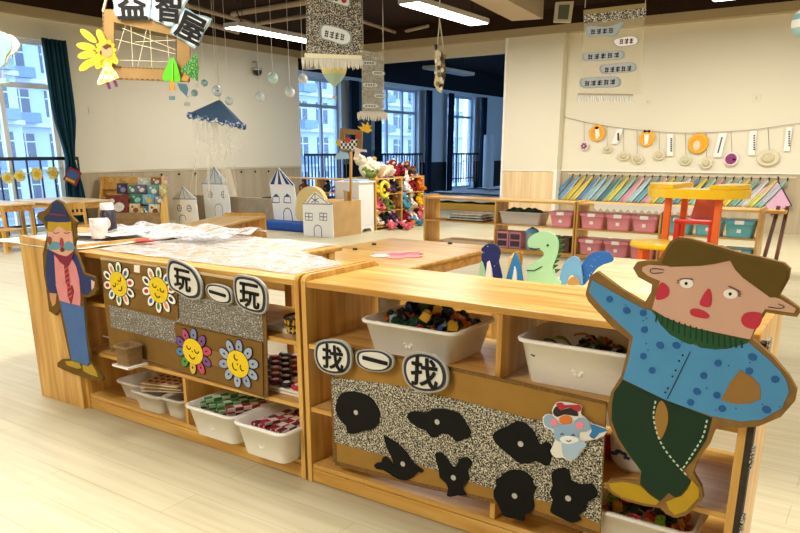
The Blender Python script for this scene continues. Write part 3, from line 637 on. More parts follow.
SH = [
 (shape(4.443, 320, 380, [(90, 65), (110, 55), (135, 52), (165, 55), (200, 65), (225, 80), (245, 105), (262, 140), (262, 170), (258, 195), (235, 220), (205, 225), (180, 232), (150, 240), (122, 235), (115, 205), (90, 180), (72, 145), (70, 115), (78, 85)]), (355.8, 412.5)),
 (shape(4.443, 320, 380, [(390, 150), (410, 140), (440, 142), (470, 145), (500, 130), (540, 128), (590, 138), (622, 155), (655, 205), (668, 240), (655, 262), (640, 260), (625, 272), (600, 272), (590, 255), (560, 240), (530, 242), (520, 255), (490, 252), (470, 225), (440, 215), (405, 190), (388, 170)]), (437, 422)),
 (shape(4.443, 320, 380, [(283, 248), (310, 262), (345, 285), (385, 325), (400, 350), (420, 375), (440, 390), (457, 402), (450, 413), (435, 408), (415, 430), (385, 446), (345, 440), (310, 418), (280, 400), (250, 395), (240, 378), (255, 368), (272, 365), (278, 345), (295, 342), (315, 365), (325, 380), (320, 350), (300, 310), (288, 275)]), (402.7, 464)),
 (shape(4.0, 430, 400, [(20, 215), (35, 210), (50, 215), (70, 240), (90, 268), (105, 262), (115, 240), (130, 230), (155, 235), (167, 255), (160, 270), (150, 285), (155, 305), (150, 325), (135, 345), (130, 360), (145, 380), (110, 382), (80, 388), (67, 380), (72, 355), (60, 330), (38, 310), (35, 280), (25, 250)]), (453.3, 477.8)),
 (shape(4.0, 430, 400, [(250, 140), (275, 118), (310, 105), (345, 85), (375, 92), (405, 115), (425, 150), (438, 180), (460, 168), (485, 185), (487, 215), (475, 262), (450, 258), (425, 245), (400, 252), (370, 255), (345, 245), (310, 215), (285, 195), (260, 170)]), (520.5, 444)),
 (shape(4.0, 430, 400, [(262, 320), (280, 308), (300, 290), (330, 280), (370, 285), (395, 300), (408, 320), (412, 340), (428, 350), (418, 365), (410, 390), (415, 430), (400, 452), (380, 460), (375, 485), (340, 475), (310, 470), (290, 460), (275, 425), (255, 390), (255, 360), (265, 345)]), (514.5, 496)),
 (shape(4.0, 430, 400, [(485, 300), (500, 280), (530, 273), (555, 285), (562, 315), (575, 330), (610, 338), (645, 338), (668, 365), (665, 390), (640, 402), (625, 420), (620, 445), (590, 465), (605, 478), (570, 492), (530, 475), (490, 455), (480, 440), (490, 400), (477, 370), (490, 345)]), (568, 498.5)),
]
for i, (P, k) in enumerate(SH):
    o = card('animal_shape', P, .007, .004, BLACK, cb2, 2)
    MB().slab(ell(PF, PF.at(*k, .008), .009, .009, 14), NY, .002).build('button', mat('B9B7B2', .4), o)
cloud('cloud sign with a written character at the left end of the black-shape cardboard', [(318, 344), (330, 341), (342, 343), (349, 351), (349.5, 364), (344, 372), (332, 373), (321, 368), (316, 357)], '找', (333, 357.5), .09, off=.026, rot=-.04)
cloud('small cloud sign with one stroke above the black-shape cardboard', [(358, 353), (368, 350.5), (382, 352), (391, 358), (391, 366), (384, 370.5), (370, 370), (359, 364)], '一', (375, 360.5), .095, off=.026, rot=-.05)
cloud('largest cloud sign with a written character, right of the one-stroke sign', [(407, 358), (418, 354), (432, 356.5), (442, 364), (446, 376), (443, 387), (431, 391), (417, 389), (408, 382), (404, 369)], '找', (424.5, 372.5), .098, off=.028, rot=-.04)
# mouse sticker
ms = thing('mouse_sticker', 'paper sticker of a grey-blue mouse at the upper right of the black-shape cardboard', 'sticker', PF.at(568, 440, .016))
q = lambda L: [(530+x/5.922, 390+y/5.922) for x, y in L]
card('paper', q([(75, 160), (110, 140), (135, 150), (130, 120), (155, 75), (200, 70), (280, 85), (310, 100), (300, 140), (330, 165), (370, 200), (465, 235), (400, 290), (330, 300), (320, 340), (280, 400), (240, 420), (190, 400), (150, 400), (120, 360), (150, 300), (130, 240), (85, 220)]), .010, .002, mat('E4E2DC', .6), ms, 2)
card('black_curl', q([(135, 135), (150, 100), (180, 95), (200, 115), (240, 105), (275, 120), (285, 155), (240, 150), (200, 145), (160, 160)]), .0115, .001, mat('2C2226', .6), ms, 2)
card('red_bow', q([(155, 80), (190, 75), (205, 90), (290, 88), (305, 110), (285, 130), (240, 105), (205, 110), (185, 122), (165, 105)]), .0125, .001, mat('B03038', .6), ms, 2)
card('orange_ball', q([(175, 165), (210, 150), (245, 165), (240, 200), (200, 205), (175, 190)]), .0127, .001, mat('D8782E', .6), ms, 3)
card('fish_tail', q([(360, 205), (400, 215), (462, 240), (410, 255), (380, 290), (350, 270), (365, 245)]), .012, .001, mat('2E78B4', .6), ms, 2)
card('head', q([(80, 180), (95, 150), (130, 155), (160, 195), (205, 205), (250, 195), (290, 165), (340, 175), (355, 215), (335, 245), (290, 250), (285, 280), (245, 305), (205, 310), (160, 300), (140, 270), (140, 235), (95, 215)]), .014, .0015, mat('8FAECB', .6), ms, 3)
card('inner_ear', q([(120, 180), (140, 170), (160, 190), (155, 215), (130, 210)]), .015, .001, mat('E58AA0', .6), ms, 3)
card('inner_ear', q([(270, 195), (300, 185), (320, 205), (305, 235), (275, 225)]), .015, .001, mat('E58AA0', .6), ms, 3)
card('muzzle', q([(175, 290), (210, 272), (270, 280), (290, 300), (240, 320), (200, 315)]), .0155, .001, mat('E6ECF0', .6), ms, 3)
card('body', q([(190, 310), (240, 320), (300, 300), (335, 320), (320, 345), (295, 355), (290, 390), (245, 415), (200, 395), (190, 350)]), .0137, .001, mat('A9C2D8', .6), ms, 2)
f = MB()
for x, y in ((190, 262), (255, 268)): strip(f, PF.P(q([(x-10, y+4), (x, y-5), (x+10, y+4)]), .0165), NY, .003, .001)
strip(f, PF.P(q([(215, 298), (228, 306), (242, 298)]), .0168), NY, .003, .001); f.build('smile_lines', mat('7A3A4A', .6), ms)
# ================================================================ painted cardboard man with the brown hair
PM = Plane((0, 1.795, 0), (0, -1, 0))
man = thing('cardboard_man', 'large cardboard cutout of a boy in a blue spotted shirt and green trousers', 'cutout figure', (-.35, 1.80, .3))
BOARD = [(597, 271.6), (590, 276), (585.5, 294), (588, 301), (611, 326), (629.5, 340), (627, 352), (621, 376), (611, 392), (607, 409), (609, 424), (618, 443), (630, 458), (642, 469), (638, 482), (625, 481), (609, 480.5), (605, 486), (612, 494), (626, 501), (645, 506), (660, 508), (666, 514), (675, 518), (686, 515.5), (697, 506), (703, 498), (701, 487), (693, 473), (697, 461), (709, 445), (716, 427), (738, 428), (758, 426.5), (781, 417), (795, 401), (797, 390), (789, 376), (773, 357), (751, 338), (757, 327), (766, 312.5), (782, 315), (797, 317), (800, 313), (799, 308), (788, 300), (780, 295), (789, 279), (790.5, 269), (784, 263), (760, 257), (737, 252), (710, 244), (690, 238.5), (678, 237), (670, 241.5), (663, 252.5), (658, 261), (648, 260.5), (637, 262), (633, 268), (638, 277), (652, 284.5), (651, 292), (644.5, 303), (622, 290)]
MB().slab(PM.P(BOARD, 0), NY, .018).build('cardboard', [mat('8A6A3C', .9, .1, var=.2, vs=20)], man)
def mp_(name, L, m_, off=.002, n=0, t=.0025, parent=man): return card(name, L, off, t, m_, parent, n, PM)
SK = mat('D2A894', .65, var=.04, vs=10)
shirt = [(597, 283), (620, 296), (642, 308), (651, 310.6), (664, 325), (680, 338), (690, 343), (702, 348), (727, 349), (749, 342.7), (768, 359), (780, 371), (786.5, 381), (789, 392), (782, 408), (762, 419.5), (741.6, 421.5), (711, 416), (690, 408.8), (664.6, 399.5), (622.7, 379), (628, 362), (633, 336.5), (614, 319), (597, 302), (588.5, 292), (592, 280)]
so = mp_('shirt', shirt, mat('4C92C6', .6, var=.06, vs=10))
tro = [(622.7, 380), (614, 392), (612, 403), (611.5, 420), (617.6, 437), (629, 455), (641, 471), (640, 484), (650, 494), (660, 501), (668.5, 493), (675, 497.4), (681, 495.3), (687, 488), (691, 481.5), (682, 472), (693, 460), (706, 440), (712, 418), (690, 409.5), (664.6, 400)]
to = mp_('trousers', tro, mat('12331F', .7, var=.1, vs=10))
mp_('trouser_gap', [(661, 400.5), (667, 409), (667.5, 424), (660, 440), (655, 425), (656, 410)], mat('9C7638', .8), .0035, 3, .0015, to)
mp_('elbow_gap', [(739.5, 370), (752, 376.8), (760, 386), (760.5, 399), (750, 403.5), (735, 404), (721, 400.5), (729, 384)], mat('96703A', .8), .0035, 0, .0015, so)
f = MB()
def dashes(L, plane, off, wd, mb, m=0, n=16, duty=.55):
    P = smooth(plane.P(L, off), 8, False); d = [0]
    for a, b_ in zip(P, P[1:]): d.append(d[-1]+(b_-a).length)
    def at(s):
        for i in range(len(P)-1):
            if d[i+1] >= s: return P[i].lerp(P[i+1], (s-d[i])/max(1e-9, d[i+1]-d[i]))
        return P[-1]
    for k in range(n): strip(mb, [at(d[-1]*k/n), at(d[-1]*(k+duty)/n)], plane.n, wd, .001, m)
dashes([(655.5, 401), (653.5, 415), (656, 430), (662, 445), (672, 459), (688, 477)], PM, .0036, .004, f)
dashes([(707, 420), (703, 436), (695, 450), (682, 470)], PM, .0036, .004, f, n=11)
f.build('stitching', mat('C9D8C0', .7), to)
mp_('shoe', [(608.5, 483.5), (622, 482), (636, 484.5), (640, 486), (650, 495), (659, 501.5), (656, 505), (642, 503), (622, 497), (611, 490)], mat('B99618', .6, var=.1, vs=12), n=0)
mp_('shoe', [(692, 480), (699, 489), (698.5, 498), (686, 511), (675, 515), (669, 509.5), (666, 502), (674, 498.5), (682, 496), (688, 489)], mat('B99618', .6, var=.1, vs=12), n=0)
fo = mp_('face', [(642.5, 267), (649, 265), (667, 266), (700, 256), (730, 256), (745, 276), (765, 294), (780, 299), (796, 309), (794, 313), (765, 309), (757, 323), (750, 339.5), (721, 333.5), (695, 328), (679, 323), (665, 317), (652, 309), (660, 281), (648, 276), (642, 271)], SK, .003)
co = mp_('collar', [(653, 310.5), (665, 318), (679, 324), (695, 329), (721, 334.5), (750, 340.5), (736, 346.5), (716, 349.5), (700, 347.5), (696, 343.5), (690, 344.5), (683.5, 342), (670, 334.5), (660, 324)], mat('1E5230', .7), .0035)
f = MB()
for k in range(16):
    x = 657+k*5.6; y = 313+.36*(x-657)-.0006*(x-657)**2; strip(f, PM.P([(x, y+1), (x-1.5+k*.15, min(y+9+min(k, 5), 348))], .0045), NY, .0035, .001)
f.build('knit_ribs', mat('0F3A20', .7), co)
ho = mp_('hair', [(661, 263), (666, 253), (671, 244.5), (678, 240), (690, 241), (710, 246.5), (737, 254.5), (760, 260), (783, 266), (787.5, 270.5), (786, 280), (778, 297), (770, 297.5), (752, 284.5), (743, 278), (735, 269.5), (730, 260.5), (715, 263.8), (700, 265.8), (670, 266.8)], mat('5F4A12', .7, var=.1, vs=10), .005)
RED = mat('C23246', .6, var=.05, vs=20)
mp_('cheek', [(660, 283.5), (665, 284), (669, 289), (668, 296), (662, 299.5), (655.5, 298.5)], RED, .0045, 3, .0015, fo)
mp_('cheek', [(741, 320), (744, 314), (752, 312), (761, 313.5), (762, 320), (758, 327.5), (752, 329), (744, 326)], RED, .0045, 3, .0015, fo)
mp_('nose', [(709, 288.5), (711.5, 294), (711.5, 304), (707.5, 307.5), (700, 305), (700.5, 300), (705, 292)], RED, .0045, 2, .0015, fo)
mp_('mouth', [(690, 310.5), (694, 308.5), (703, 310.5), (709.5, 315.5), (707, 318.5), (699, 317.8), (691, 315)], RED, .0045, 2, .0015, fo)
for ex, ey, lab in ((686.5, 283.5, 0), (730.5, 294, 1)):
    e_ = MB().slab(ell(PM, PM.at(ex, ey, .0048), .0155, .0115, 18), NY, .0015).build('eye', mat('F2EDE6', .5), fo)
    MB().slab(ell(PM, PM.at(ex-.4, ey, .0055), .0036, .004, 12), NY, .001).build('pupil', INK, e_)
f = MB()
strip(f, PM.P([(679.5, 279.3), (685, 278.6), (693, 279.4)], .005), NY, .0022, .001); strip(f, PM.P([(728.5, 286.3), (734, 288.5), (739, 291.5)], .005), NY, .0022, .001)
for a, b_ in (((679, 281), (677, 280)), ((678.8, 283), (676.5, 282.6)), ((738, 292.5), (740.5, 291.6)), ((738, 294), (741, 294)), ((738, 295.5), (740.3, 296.4))): strip(f, PM.P([a, b_], .005), NY, .002, .001)
strip(f, smooth(PM.P([(664, 270), (654, 268.5), (650, 270.5), (653, 273.5), (663, 272.5)], .005), 4, False), NY, .0016, .001)
strip(f, smooth(PM.P([(768, 307), (780, 308.5), (784, 306.5), (778, 304)], .005), 4, False), NY, .0016, .001)
f.build('drawn_lines', mat('3A2622', .6), fo)
DOT = mat('1E5CA0', .6, var=.1, vs=40)
f = MB(); n_ = 0
dots = [(609.4, 299.2), (626.5, 310.6), (643, 313), (644.2, 329.8), (660, 345.4), (643.3, 356.3), (652, 370.6), (676.3, 345.4), (718, 363.2), (703.6, 375.7), (697, 391.6), (716.8, 395.3), (722, 408.7), (752.3, 357), (749.2, 371), (775, 379.4), (766.4, 409.8), (690.5, 402.5)]
for i, (x, y) in enumerate(dots): f.slab(ell(PM, PM.at(x, y, .0035), .0085+.0015*(i % 3 == 1), .0088, 12, -.4), NY, .0012)
for i in range(52):
    x, y = random.uniform(600, 780), random.uniform(305, 415)
    if x < 625 and abs(y-(303+.8*(x-600))) > 7: continue
    if x > 700 and y < 352+(x-730)*.5*(x > 730) or (x < 700 and y < 320+(x-650)*.6) or (720 < x < 762 and 368 < y < 406) or y > 398+(x-664)*.28*(x < 720)+15*(x >= 720) or y > 376+(x-622)*.45 and x < 664 or (x < 634 and y > 330): continue
    f.slab(ell(PM, PM.at(x, y, .0035), .0022, .0016, 7), NY, .0012)
f.build('spots', DOT, so)
f = MB(); strip(f, PM.P([(690, 352), (667, 399)], .0042), NY, .0016, .0008)
for x, y in ((682.6, 355.3), (679, 361), (675.6, 370.5), (672.5, 376.5), (667.7, 388.3), (665.2, 392.5)): f.slab(ell(PM, PM.at(x, y, .0042), .0025, .0025, 8), NY, .001)
f.build('button_line', INK, so)
# ================================================================ painted cardboard man in the blue hat
PH = Plane((0, 1.782, 0), (0, -1, 0))
hm = thing('cardboard_man', 'cardboard cutout of a man in a blue hat, pink shirt and striped tie', 'cutout figure', (-3.0, 1.79, .2))
a_ = lambda L: [(30+x/5.61, 195+y/5.61) for x, y in L]; c_ = lambda L: [(30+x/5.075, 285+y/5.075) for x, y in L]
HB = a_([(150, 25), (182, 42), (220, 110), (262, 152), (252, 180), (255, 240), (245, 290), (270, 350), (300, 438), (362, 460), (368, 505)])+c_([(338, 25), (325, 48), (300, 62), (272, 62), (288, 200), (303, 340), (308, 388), (350, 440), (371, 478), (355, 492), (290, 475), (220, 452), (175, 433), (140, 415), (138, 395), (160, 378), (203, 378), (175, 250), (150, 125), (130, 155), (97, 132), (80, 0)])+a_([(78, 450), (70, 330), (85, 270), (98, 200), (75, 160), (35, 122), (48, 96), (88, 86), (120, 42)])
MB().slab(PH.P(HB, 0), NY, .012).build('cardboard', [mat('6E5426', .9, .1, var=.2, vs=20)], hm)
def hp(name, L, col, off=.002, n=0, t=.002, parent=hm): return card(name, L, off, t, mat(col, .65, var=.08, vs=20) if isinstance(col, str) else col, parent, n, PH)
hp('jacket', a_([(100, 310), (133, 318), (190, 340), (242, 325), (268, 350), (300, 450), (345, 462), (360, 480), (345, 533)])+c_([(315, 20), (290, 50), (262, 45), (255, 0), (140, 0), (138, 42), (98, 40), (84, 0)])+a_([(88, 450), (90, 350)]), '1E2E66')
hp('hand', c_([(98, 40), (134, 44), (130, 95), (115, 110), (103, 75)]), 'C98F6A', .003)
hp('hand', a_([(343, 475), (362, 488), (358, 520), (345, 533)]), 'D9BCA8', .003)
hp('shirt', a_([(135, 335), (165, 372), (200, 392), (235, 358), (258, 400), (275, 470), (280, 533)])+c_([(256, 60), (255, 105), (205, 95), (150, 78), (130, 0)])+a_([(145, 500), (140, 420)]), 'D98A8E', .003)
hp('trousers', c_([(150, 78), (205, 96), (256, 106), (272, 112), (285, 270), (300, 390), (292, 414), (270, 404), (250, 392), (212, 384), (178, 205)]), '4468A4', .0035)
hp('face', a_([(98, 205), (125, 200), (160, 172), (205, 200), (234, 200), (240, 250), (243, 315), (205, 345), (175, 340), (130, 318), (98, 300)]), 'DBA58E', .004)
hp('hair', a_([(100, 150), (230, 150), (232, 197), (205, 203), (160, 173), (125, 207), (97, 207)]), 'B8951A', .0045)
hp('hat', a_([(145, 32), (170, 40), (195, 90), (222, 140), (215, 152), (150, 153), (82, 146), (76, 128), (105, 104), (125, 50)]), '1B2A5A', .005)
hp('hat_band', a_([(112, 102), (198, 112), (202, 120), (108, 110)]), '7A2A34', .0065)
hp('moustache', a_([(93, 300), (128, 262), (160, 268), (178, 280), (215, 258), (246, 285), (243, 308), (200, 310), (182, 292), (150, 308)]), '5E93A6', .006, 2)
hp('nose', a_([(172, 240), (182, 250), (188, 285), (176, 292), (166, 270)]), 'B03040', .007, 2)
hp('mouth', a_([(168, 305), (180, 293), (192, 305), (186, 318), (172, 318)]), '6A1A20', .007, 2)
hp('ear', a_([(98, 235), (118, 240), (116, 280), (98, 265)]), '8A4A2C', .006, 2)
hp('scarf', a_([(132, 320), (160, 335), (200, 345), (246, 325), (232, 362), (215, 398), (190, 393), (165, 375)]), '7C1C3A', .006)
tie = hp('tie', a_([(190, 392), (208, 396), (215, 440), (222, 533)])+c_([(212, 0), (220, 30), (215, 65), (207, 98), (190, 55), (188, 0)])+a_([(200, 500)]), '8C2230', .006)
f = MB()
for k in range(7):
    y = 269+k*4.6; x0 = 63.9+.13*(y-265); strip(f, PH.P([(x0, y+1.2), (x0+3.2+k*.15, y-1.4)], .0072), NY, .006, .0008)
f.build('stripes', mat('C25A5A', .6), tie)
hp('shoe', c_([(178, 388), (212, 386), (250, 396), (262, 422), (240, 425), (190, 408)]), 'B0921E', .003)
hp('shoe', c_([(266, 405), (292, 414), (312, 402), (335, 440), (345, 468), (300, 452), (270, 436)]), 'B0921E', .003)
f = MB()
for x in (130, 190): strip(f, PH.P(a_([(x, 212), (x+15, 216), (x+32, 210)]), .0055), NY, .003, .001)
f.build('closed_eyes', mat('4A2A22', .6), hm)
# ================================================================ middle ground
def leg(t, x, y, z, s_=.045, m_=None): return MB().box(x-s_/2, x+s_/2, y-s_/2, y+s_/2, 0, z).build('leg', m_ or W_Z, t, .004)
def table(label, x0, x1, y0, y1, h, rz=0, m_=None, group=None):
    t = thing('wooden_table', label, 'table', ((x0+x1)/2, (y0+y1)/2, 0), group)
    MB().box(x0, x1, y0, y1, h-.025, h).build('tabletop', m_ or W_X, t, .008)
    for x in (x0+.05, x1-.05):
        for y in (y0+.05, y1-.05): leg(t, x, y, h-.026)
    MB().box(x0+.07, x1-.07, y0+.04, y0+.06, h-.10, h-.026).box(x0+.07, x1-.07, y1-.06, y1-.04, h-.10, h-.026).box(x0+.04, x0+.06, y0+.07, y1-.07, h-.10, h-.026).box(x1-.06, x1-.04, y0+.07, y1-.07, h-.10, h-.026).build('apron', W_X, t, .002)
    t.rotation_euler = (0, 0, rz); return t
def chair(label, x, y, rz, h=.30, group=None):
    t = thing('wooden_chair', label, 'chair', (0, 0, 0), group)
    MB().box(-.15, .15, -.15, .14, h-.02, h).build('seat', W_X, t, .006)
    for sx in (-.13, .13):
        MB().beam((sx, -.13, 0), (sx, -.13, h-.021), .032, .032).build('leg', W_Z, t, .003)
        MB().beam((sx, .125, 0), (sx, .16, h+.27), .032, .032).build('leg', W_Z, t, .003)
    b_ = MB()                                                      # curved back panel with two cut slots
    P = [Vector((a, .145, z)) for a, z in ((-.113, h+.12), (.113, h+.12), (.113, h+.155), (-.113, h+.155))]; b_.slab(P, (0, -1, 0), .014)
    P = [Vector((a, .15, z)) for a, z in ((-.113, h+.20), (.113, h+.20), (.113, h+.27), (.06, h+.285), (-.06, h+.285), (-.113, h+.27))]; b_.slab(P, (0, -1, 0), .014)
    for a in (-.06, 0, .06): b_.box(a-.012, a+.012, .147, .159, h+.15, h+.21)
    b_.build('backrest', W_Z, t)
    MB().box(-.12, .12, -.138, -.122, .08, .11).box(-.12, .12, .125, .14, .08, .11).build('stretcher', W_X, t)
    t.location = (x, y, 0); t.rotation_euler = (0, 0, rz); return t
table('pine table covered by clear plastic sheeting behind the sunflower shelf', -3.75, -2.15, 2.31, 2.68, .762)
m, nt, b = ntree('clear_plastic_sheet'); b.inputs['Base Color'].default_value = (.66, .67, .68, 1); b.inputs['Roughness'].default_value = .3; b.inputs['Alpha'].default_value = .42; b.inputs['Specular IOR Level'].default_value = .8
tc = nt.nodes.new('ShaderNodeTexCoord'); n = nt.nodes.new('ShaderNodeTexNoise'); n.inputs['Scale'].default_value = 9; n.inputs['Detail'].default_value = 5; n.inputs['Distortion'].default_value = 2
nt.links.new(tc.outputs['Object'], n.inputs['Vector']); bp = nt.nodes.new('ShaderNodeBump'); bp.inputs['Strength'].default_value = .35; bp.inputs['Distance'].default_value = .02
nt.links.new(n.outputs[0], bp.inputs['Height']); nt.links.new(bp.outputs[0], b.inputs['Normal'])
r = nt.nodes.new('ShaderNodeMapRange'); r.inputs[1].default_value = .35; r.inputs[2].default_value = .65; r.inputs[3].default_value = .12; r.inputs[4].default_value = .58
nt.links.new(n.outputs[0], r.inputs[0]); nt.links.new(r.outputs[0], b.inputs['Alpha'])
PLAST = m
def wrinkle(x0, x1, y0, y1, z, amp, nu, nv, seed=0, skew=0):
    def fn(u, v):
        x, y = x0+(x1-x0)*u+skew*v, y0+(y1-y0)*v
        return Vector((x, y, z+amp*abs(math.sin(x*13+3*math.sin(y*7+seed))*math.sin(y*17+2*math.sin(x*5)))))
    return MB().sheet(fn, nu, nv)
def _sh(u, v):
    y = 1.905+.755*v; x1 = -1.76 if y < 2.2 else max(-2.17, -1.76-(y-2.2)*2.2); x = -2.98+(x1+2.98)*u
    return Vector((x, y, .768+.005*abs(math.sin(x*13+3*math.sin(y*7))*math.sin(y*17+2*math.sin(x*5)))))
tag(MB().sheet(_sh, 60, 40).build('plastic_sheet', PLAST, solid=.0015), 'clear wrinkled plastic sheet over the sunflower shelf top and the table behind', 'plastic sheet')
# papers
m, nt, b = ntree('printed_sheet'); tc = nt.nodes.new('ShaderNodeTexCoord'); v_ = nt.nodes.new('ShaderNodeTexVoronoi'); v_.inputs['Scale'].default_value = 22
nt.links.new(tc.outputs['Object'], v_.inputs['Vector']); nt.links.new(ramp(nt, v_.outputs[0], [(.10, '8C8F8C'), (.22, 'C9C7BF'), (.5, 'DAD8D0')]), b.inputs['Base Color']); b.inputs['Roughness'].default_value = .4
PRINT = m
o = wrinkle(-3.70, -3.02, 1.80, 2.66, .770, .004, 24, 30, 2, 0).build('printed_cloth', PRINT, solid=.003)
tag(o, 'white printed sheet with grey marks hanging over the left end of the sunflower shelf', 'cloth')
hx = MB(); c0 = pZ(143, 240, .790)
hx.slab(smooth([c0+Vector((a, d, 0)) for a, d in ((0, -.05), (.05, .0), (.05, .035), (.02, .045), (0, .025), (-.02, .045), (-.05, .035), (-.05, 0))], 3), (0, 0, 1), .003)
tag(hx.build('red_heart', mat('C8303A', .6)), 'red paper heart on the white printed sheet', 'paper heart')
for i, (x, y, z, rz, col, lab) in enumerate([(84, 233, .80, .3, 'E9E6DE', 'white paper lying left of the marker cup'), (118, 233, .80, -.2, 'EDE4DA', 'white paper lying right of the marker cup'), (128, 230, .803, .5, 'E6D6C8', 'pale pink paper sheet behind the printed sheet'), (82, 230, .803, .1, 'D88C50', 'orange paper sheet left of the marker cup')]):
    tag(MB().obox(pZ(x, y, z), (.26, .18, .002), rotz(rz)).build('paper_sheet', mat(col, .6)), lab, 'paper')
cup = thing('marker_cup', 'clear cup wrapped in red-printed paper holding dark markers, on the white papers', 'cup', pZ(100, 238, .785))
cc = pZ(100, 238, .785)
MB().lathe(cc, [(.038, 0), (.042, .095), (.039, .095), (.036, .01)], 20).build('wrap', mat('E2CFC4', .5, var=.35, vs=30), cup)
jar = thing('marker_jar', 'tall dark jar with white lid beyond the left end of the shelf', 'jar', cc+Vector((-.11, .15, 0)))
jc = cc+Vector((-.11, .13, -.015))
MB().lathe(jc, [(.036, 0), (.04, .02), (.04, .125), (.03, .14)], 20).build('body', mat('2B2430', .4, .5, var=.6, vs=30), jar)
MB().lathe(jc+Vector((0, 0, .14)), [(.033, 0), (.033, .03), (.028, .034)], 20).build('lid', mat('DDDCD8', .4), jar)
MB().slab(ell(Plane(jc+HN*.042, HN), jc+HN*.042+Vector((.01, 0, .075)), .02, .03, 16), HN, .003).build('face_label', mat('E8D8D4', .5), jar)
# low long shelf beyond
ls = shelf_unit('low pine shelf beyond the plastic sheeting, its rounded end towards the toys', -1.2, 1.2, -.27, .27, .44, (.05,), (), end_h=.03, plinth=.05, loc=None)
ls.location = (-6.06, 5.16, 0); ls.rotation_euler = (0, 0, math.atan2(2.2, -.98)+math.pi)
cs = wrinkle(-.42, .42, -.25, .25, 0, .03, 24, 16, 5).build('folded_plastic', PLAST, solid=.002, loc=(0, 0, 0)); cs.location = pZ(212, 237, .765+.02); cs.rotation_euler = (0, 0, .2)
cs.location = (-3.1, 2.45, .785)
tag(cs, 'crumpled clear plastic lying beyond the table, before the low shelf', 'plastic sheet')
# tables and chairs behind the foreground shelf
table('pine table with the pink hexagon mats, behind the foreground shelf', -3.42, -2.42, 3.0, 4.92, .50)
hexs = [(0, 0, 'D4606C'), (.13, 0, 'DC8A88'), (.065, .11, 'D4606C'), (-.065, .11, 'E29A90'), (.065, -.11, 'DC8A88'), (-.065, -.11, 'CFD0C0'), (-.13, 0, 'D49890')]
hc_ = pZ(397, 255, .501)
for i, (a, d, col) in enumerate(hexs):
    tag(MB().slab([hc_+Vector((a+.072*math.cos(k*math.pi/3+math.pi/6), d+.072*math.sin(k*math.pi/3+math.pi/6), .005)) for k in range(6)], (0, 0, 1), .004).build('hexagon_mat', mat(col, .6)), ['pink hexagon mat in the middle of the seven on the table', 'hexagon mat right of the middle one', 'pink hexagon mat at the upper right of the seven', 'hexagon mat at the upper left of the seven', 'hexagon mat nearest the shelf, right', 'greenish hexagon mat nearest the shelf, left', 'hexagon mat left of the middle one'][i], 'mat', 'hexagon mats on the table')
chair('pine chair with slotted back at the right side of the mat table', -2.16, 4.30, -math.pi/2+.2, .27)
for k, (x, y, l_) in enumerate([(355, 250, 'small dark knob at the left edge of the mat table'), (374, 245, 'small dark knob further along the mat table edge'), (450, 244, 'small dark knob at the far edge of the mat table')]):
    tag(MB().lathe(pZ(x, y, .5), [(.018, 0), (.018, .012), (.006, .016)], 12).build('knob', mat('3A2A1E', .6)), l_, 'knob')
table('pale table behind the big cutout figure, by the dinosaur cutouts', -1.42, -.42, 2.75, 4.5, .55, m_=W_BIRCH)
# dinosaur cutouts on a low bench
tag(MB().box(-2.25, -1.47, 3.305, 3.55, .0, .485).build('low_bench', W_X, bevel=.01), 'low wooden bench carrying the dinosaur cutouts behind the foreground shelf', 'bench')
PD = Plane((0, 3.29, 0), (0, -1, 0))
d_ = lambda L: [(470+x/5.333, 215+y/5.333) for x, y in L]
def cut(name, label, cat, L, col, n=3, yoff=0, t=.012, m_=None, group=None):
    o = MB().slab(smooth(PD.P(d_(L), -yoff), n) if n else PD.P(d_(L), -yoff), NY, t).build(name, m_ or mat(col, .6, var=.05, vs=10)); return tag(o, label, cat, group)
SPK = mottle('blue_speckled_card', ('1F62AE', '2A78C4', 'DCEBF5'), 60, .60, .74); NAVY = mottle('navy_speckled_card', ('141F5C', '1A2870', 'E5E8F5'), 60, .62, .74)
cut('creature_cutout', 'navy speckled card creature, leftmost of the dinosaur cutouts', 'cutout', [(75, 165), (95, 155), (135, 158), (155, 180), (158, 215), (150, 250), (160, 290), (165, 360), (80, 360), (78, 300), (62, 240), (60, 210), (72, 200), (58, 185)], '', 2, .0, m_=NAVY)
cut('white_tooth', 'white card spike before the navy creature', 'cutout', [(92, 250), (100, 245), (112, 290), (120, 360), (80, 360), (85, 300)], 'E9E6E0', 0, -.014)
cut('green_leaf_cutout', 'pale green card shape at the left end of the dinosaur cutouts', 'cutout', [(55, 250), (70, 262), (82, 310), (85, 360), (48, 360)], 'A9CFA4', 2, -.006)
cut('spike_cutout', 'blue pointed card spike left of the green dinosaur', 'cutout', [(238, 200), (252, 225), (270, 280), (282, 360), (188, 360), (200, 310), (222, 240)], '2E7CB4', 0, .0)
cut('white_tooth', 'white card spike inside the blue pointed spike', 'cutout', [(236, 275), (244, 300), (248, 360), (222, 360)], 'E9E6E0', 0, -.014)
dn = thing('dinosaur_cutout', 'pale green card dinosaur standing behind the foreground shelf', 'cutout', PD.at(545, 283))
DG = mat('A6D6A8', .6, var=.04, vs=8)
MB().slab(smooth(PD.P(d_([(318, 120), (345, 100), (380, 88), (420, 90), (450, 108), (468, 140), (468, 185), (455, 235), (440, 270), (440, 300), (460, 335), (485, 360), (470, 400), (330, 400), (308, 380), (305, 310), (300, 280), (330, 262), (370, 235), (392, 215), (388, 195), (360, 180), (325, 178), (308, 160), (308, 135)]), .0), 3), NY, .012).build('body', DG, dn)
b_ = MB()
for k, (x, y, s) in enumerate([(462, 118, 22), (474, 140, 26), (478, 168, 28), (474, 196, 28), (466, 224, 26), (456, 250, 24), (450, 276, 22), (462, 300, 22)]):
    b_.slab(PD.P(d_([(x-10, y-12), (x+s, y-10), (x-6, y+12)]), -.013), NY, .006)
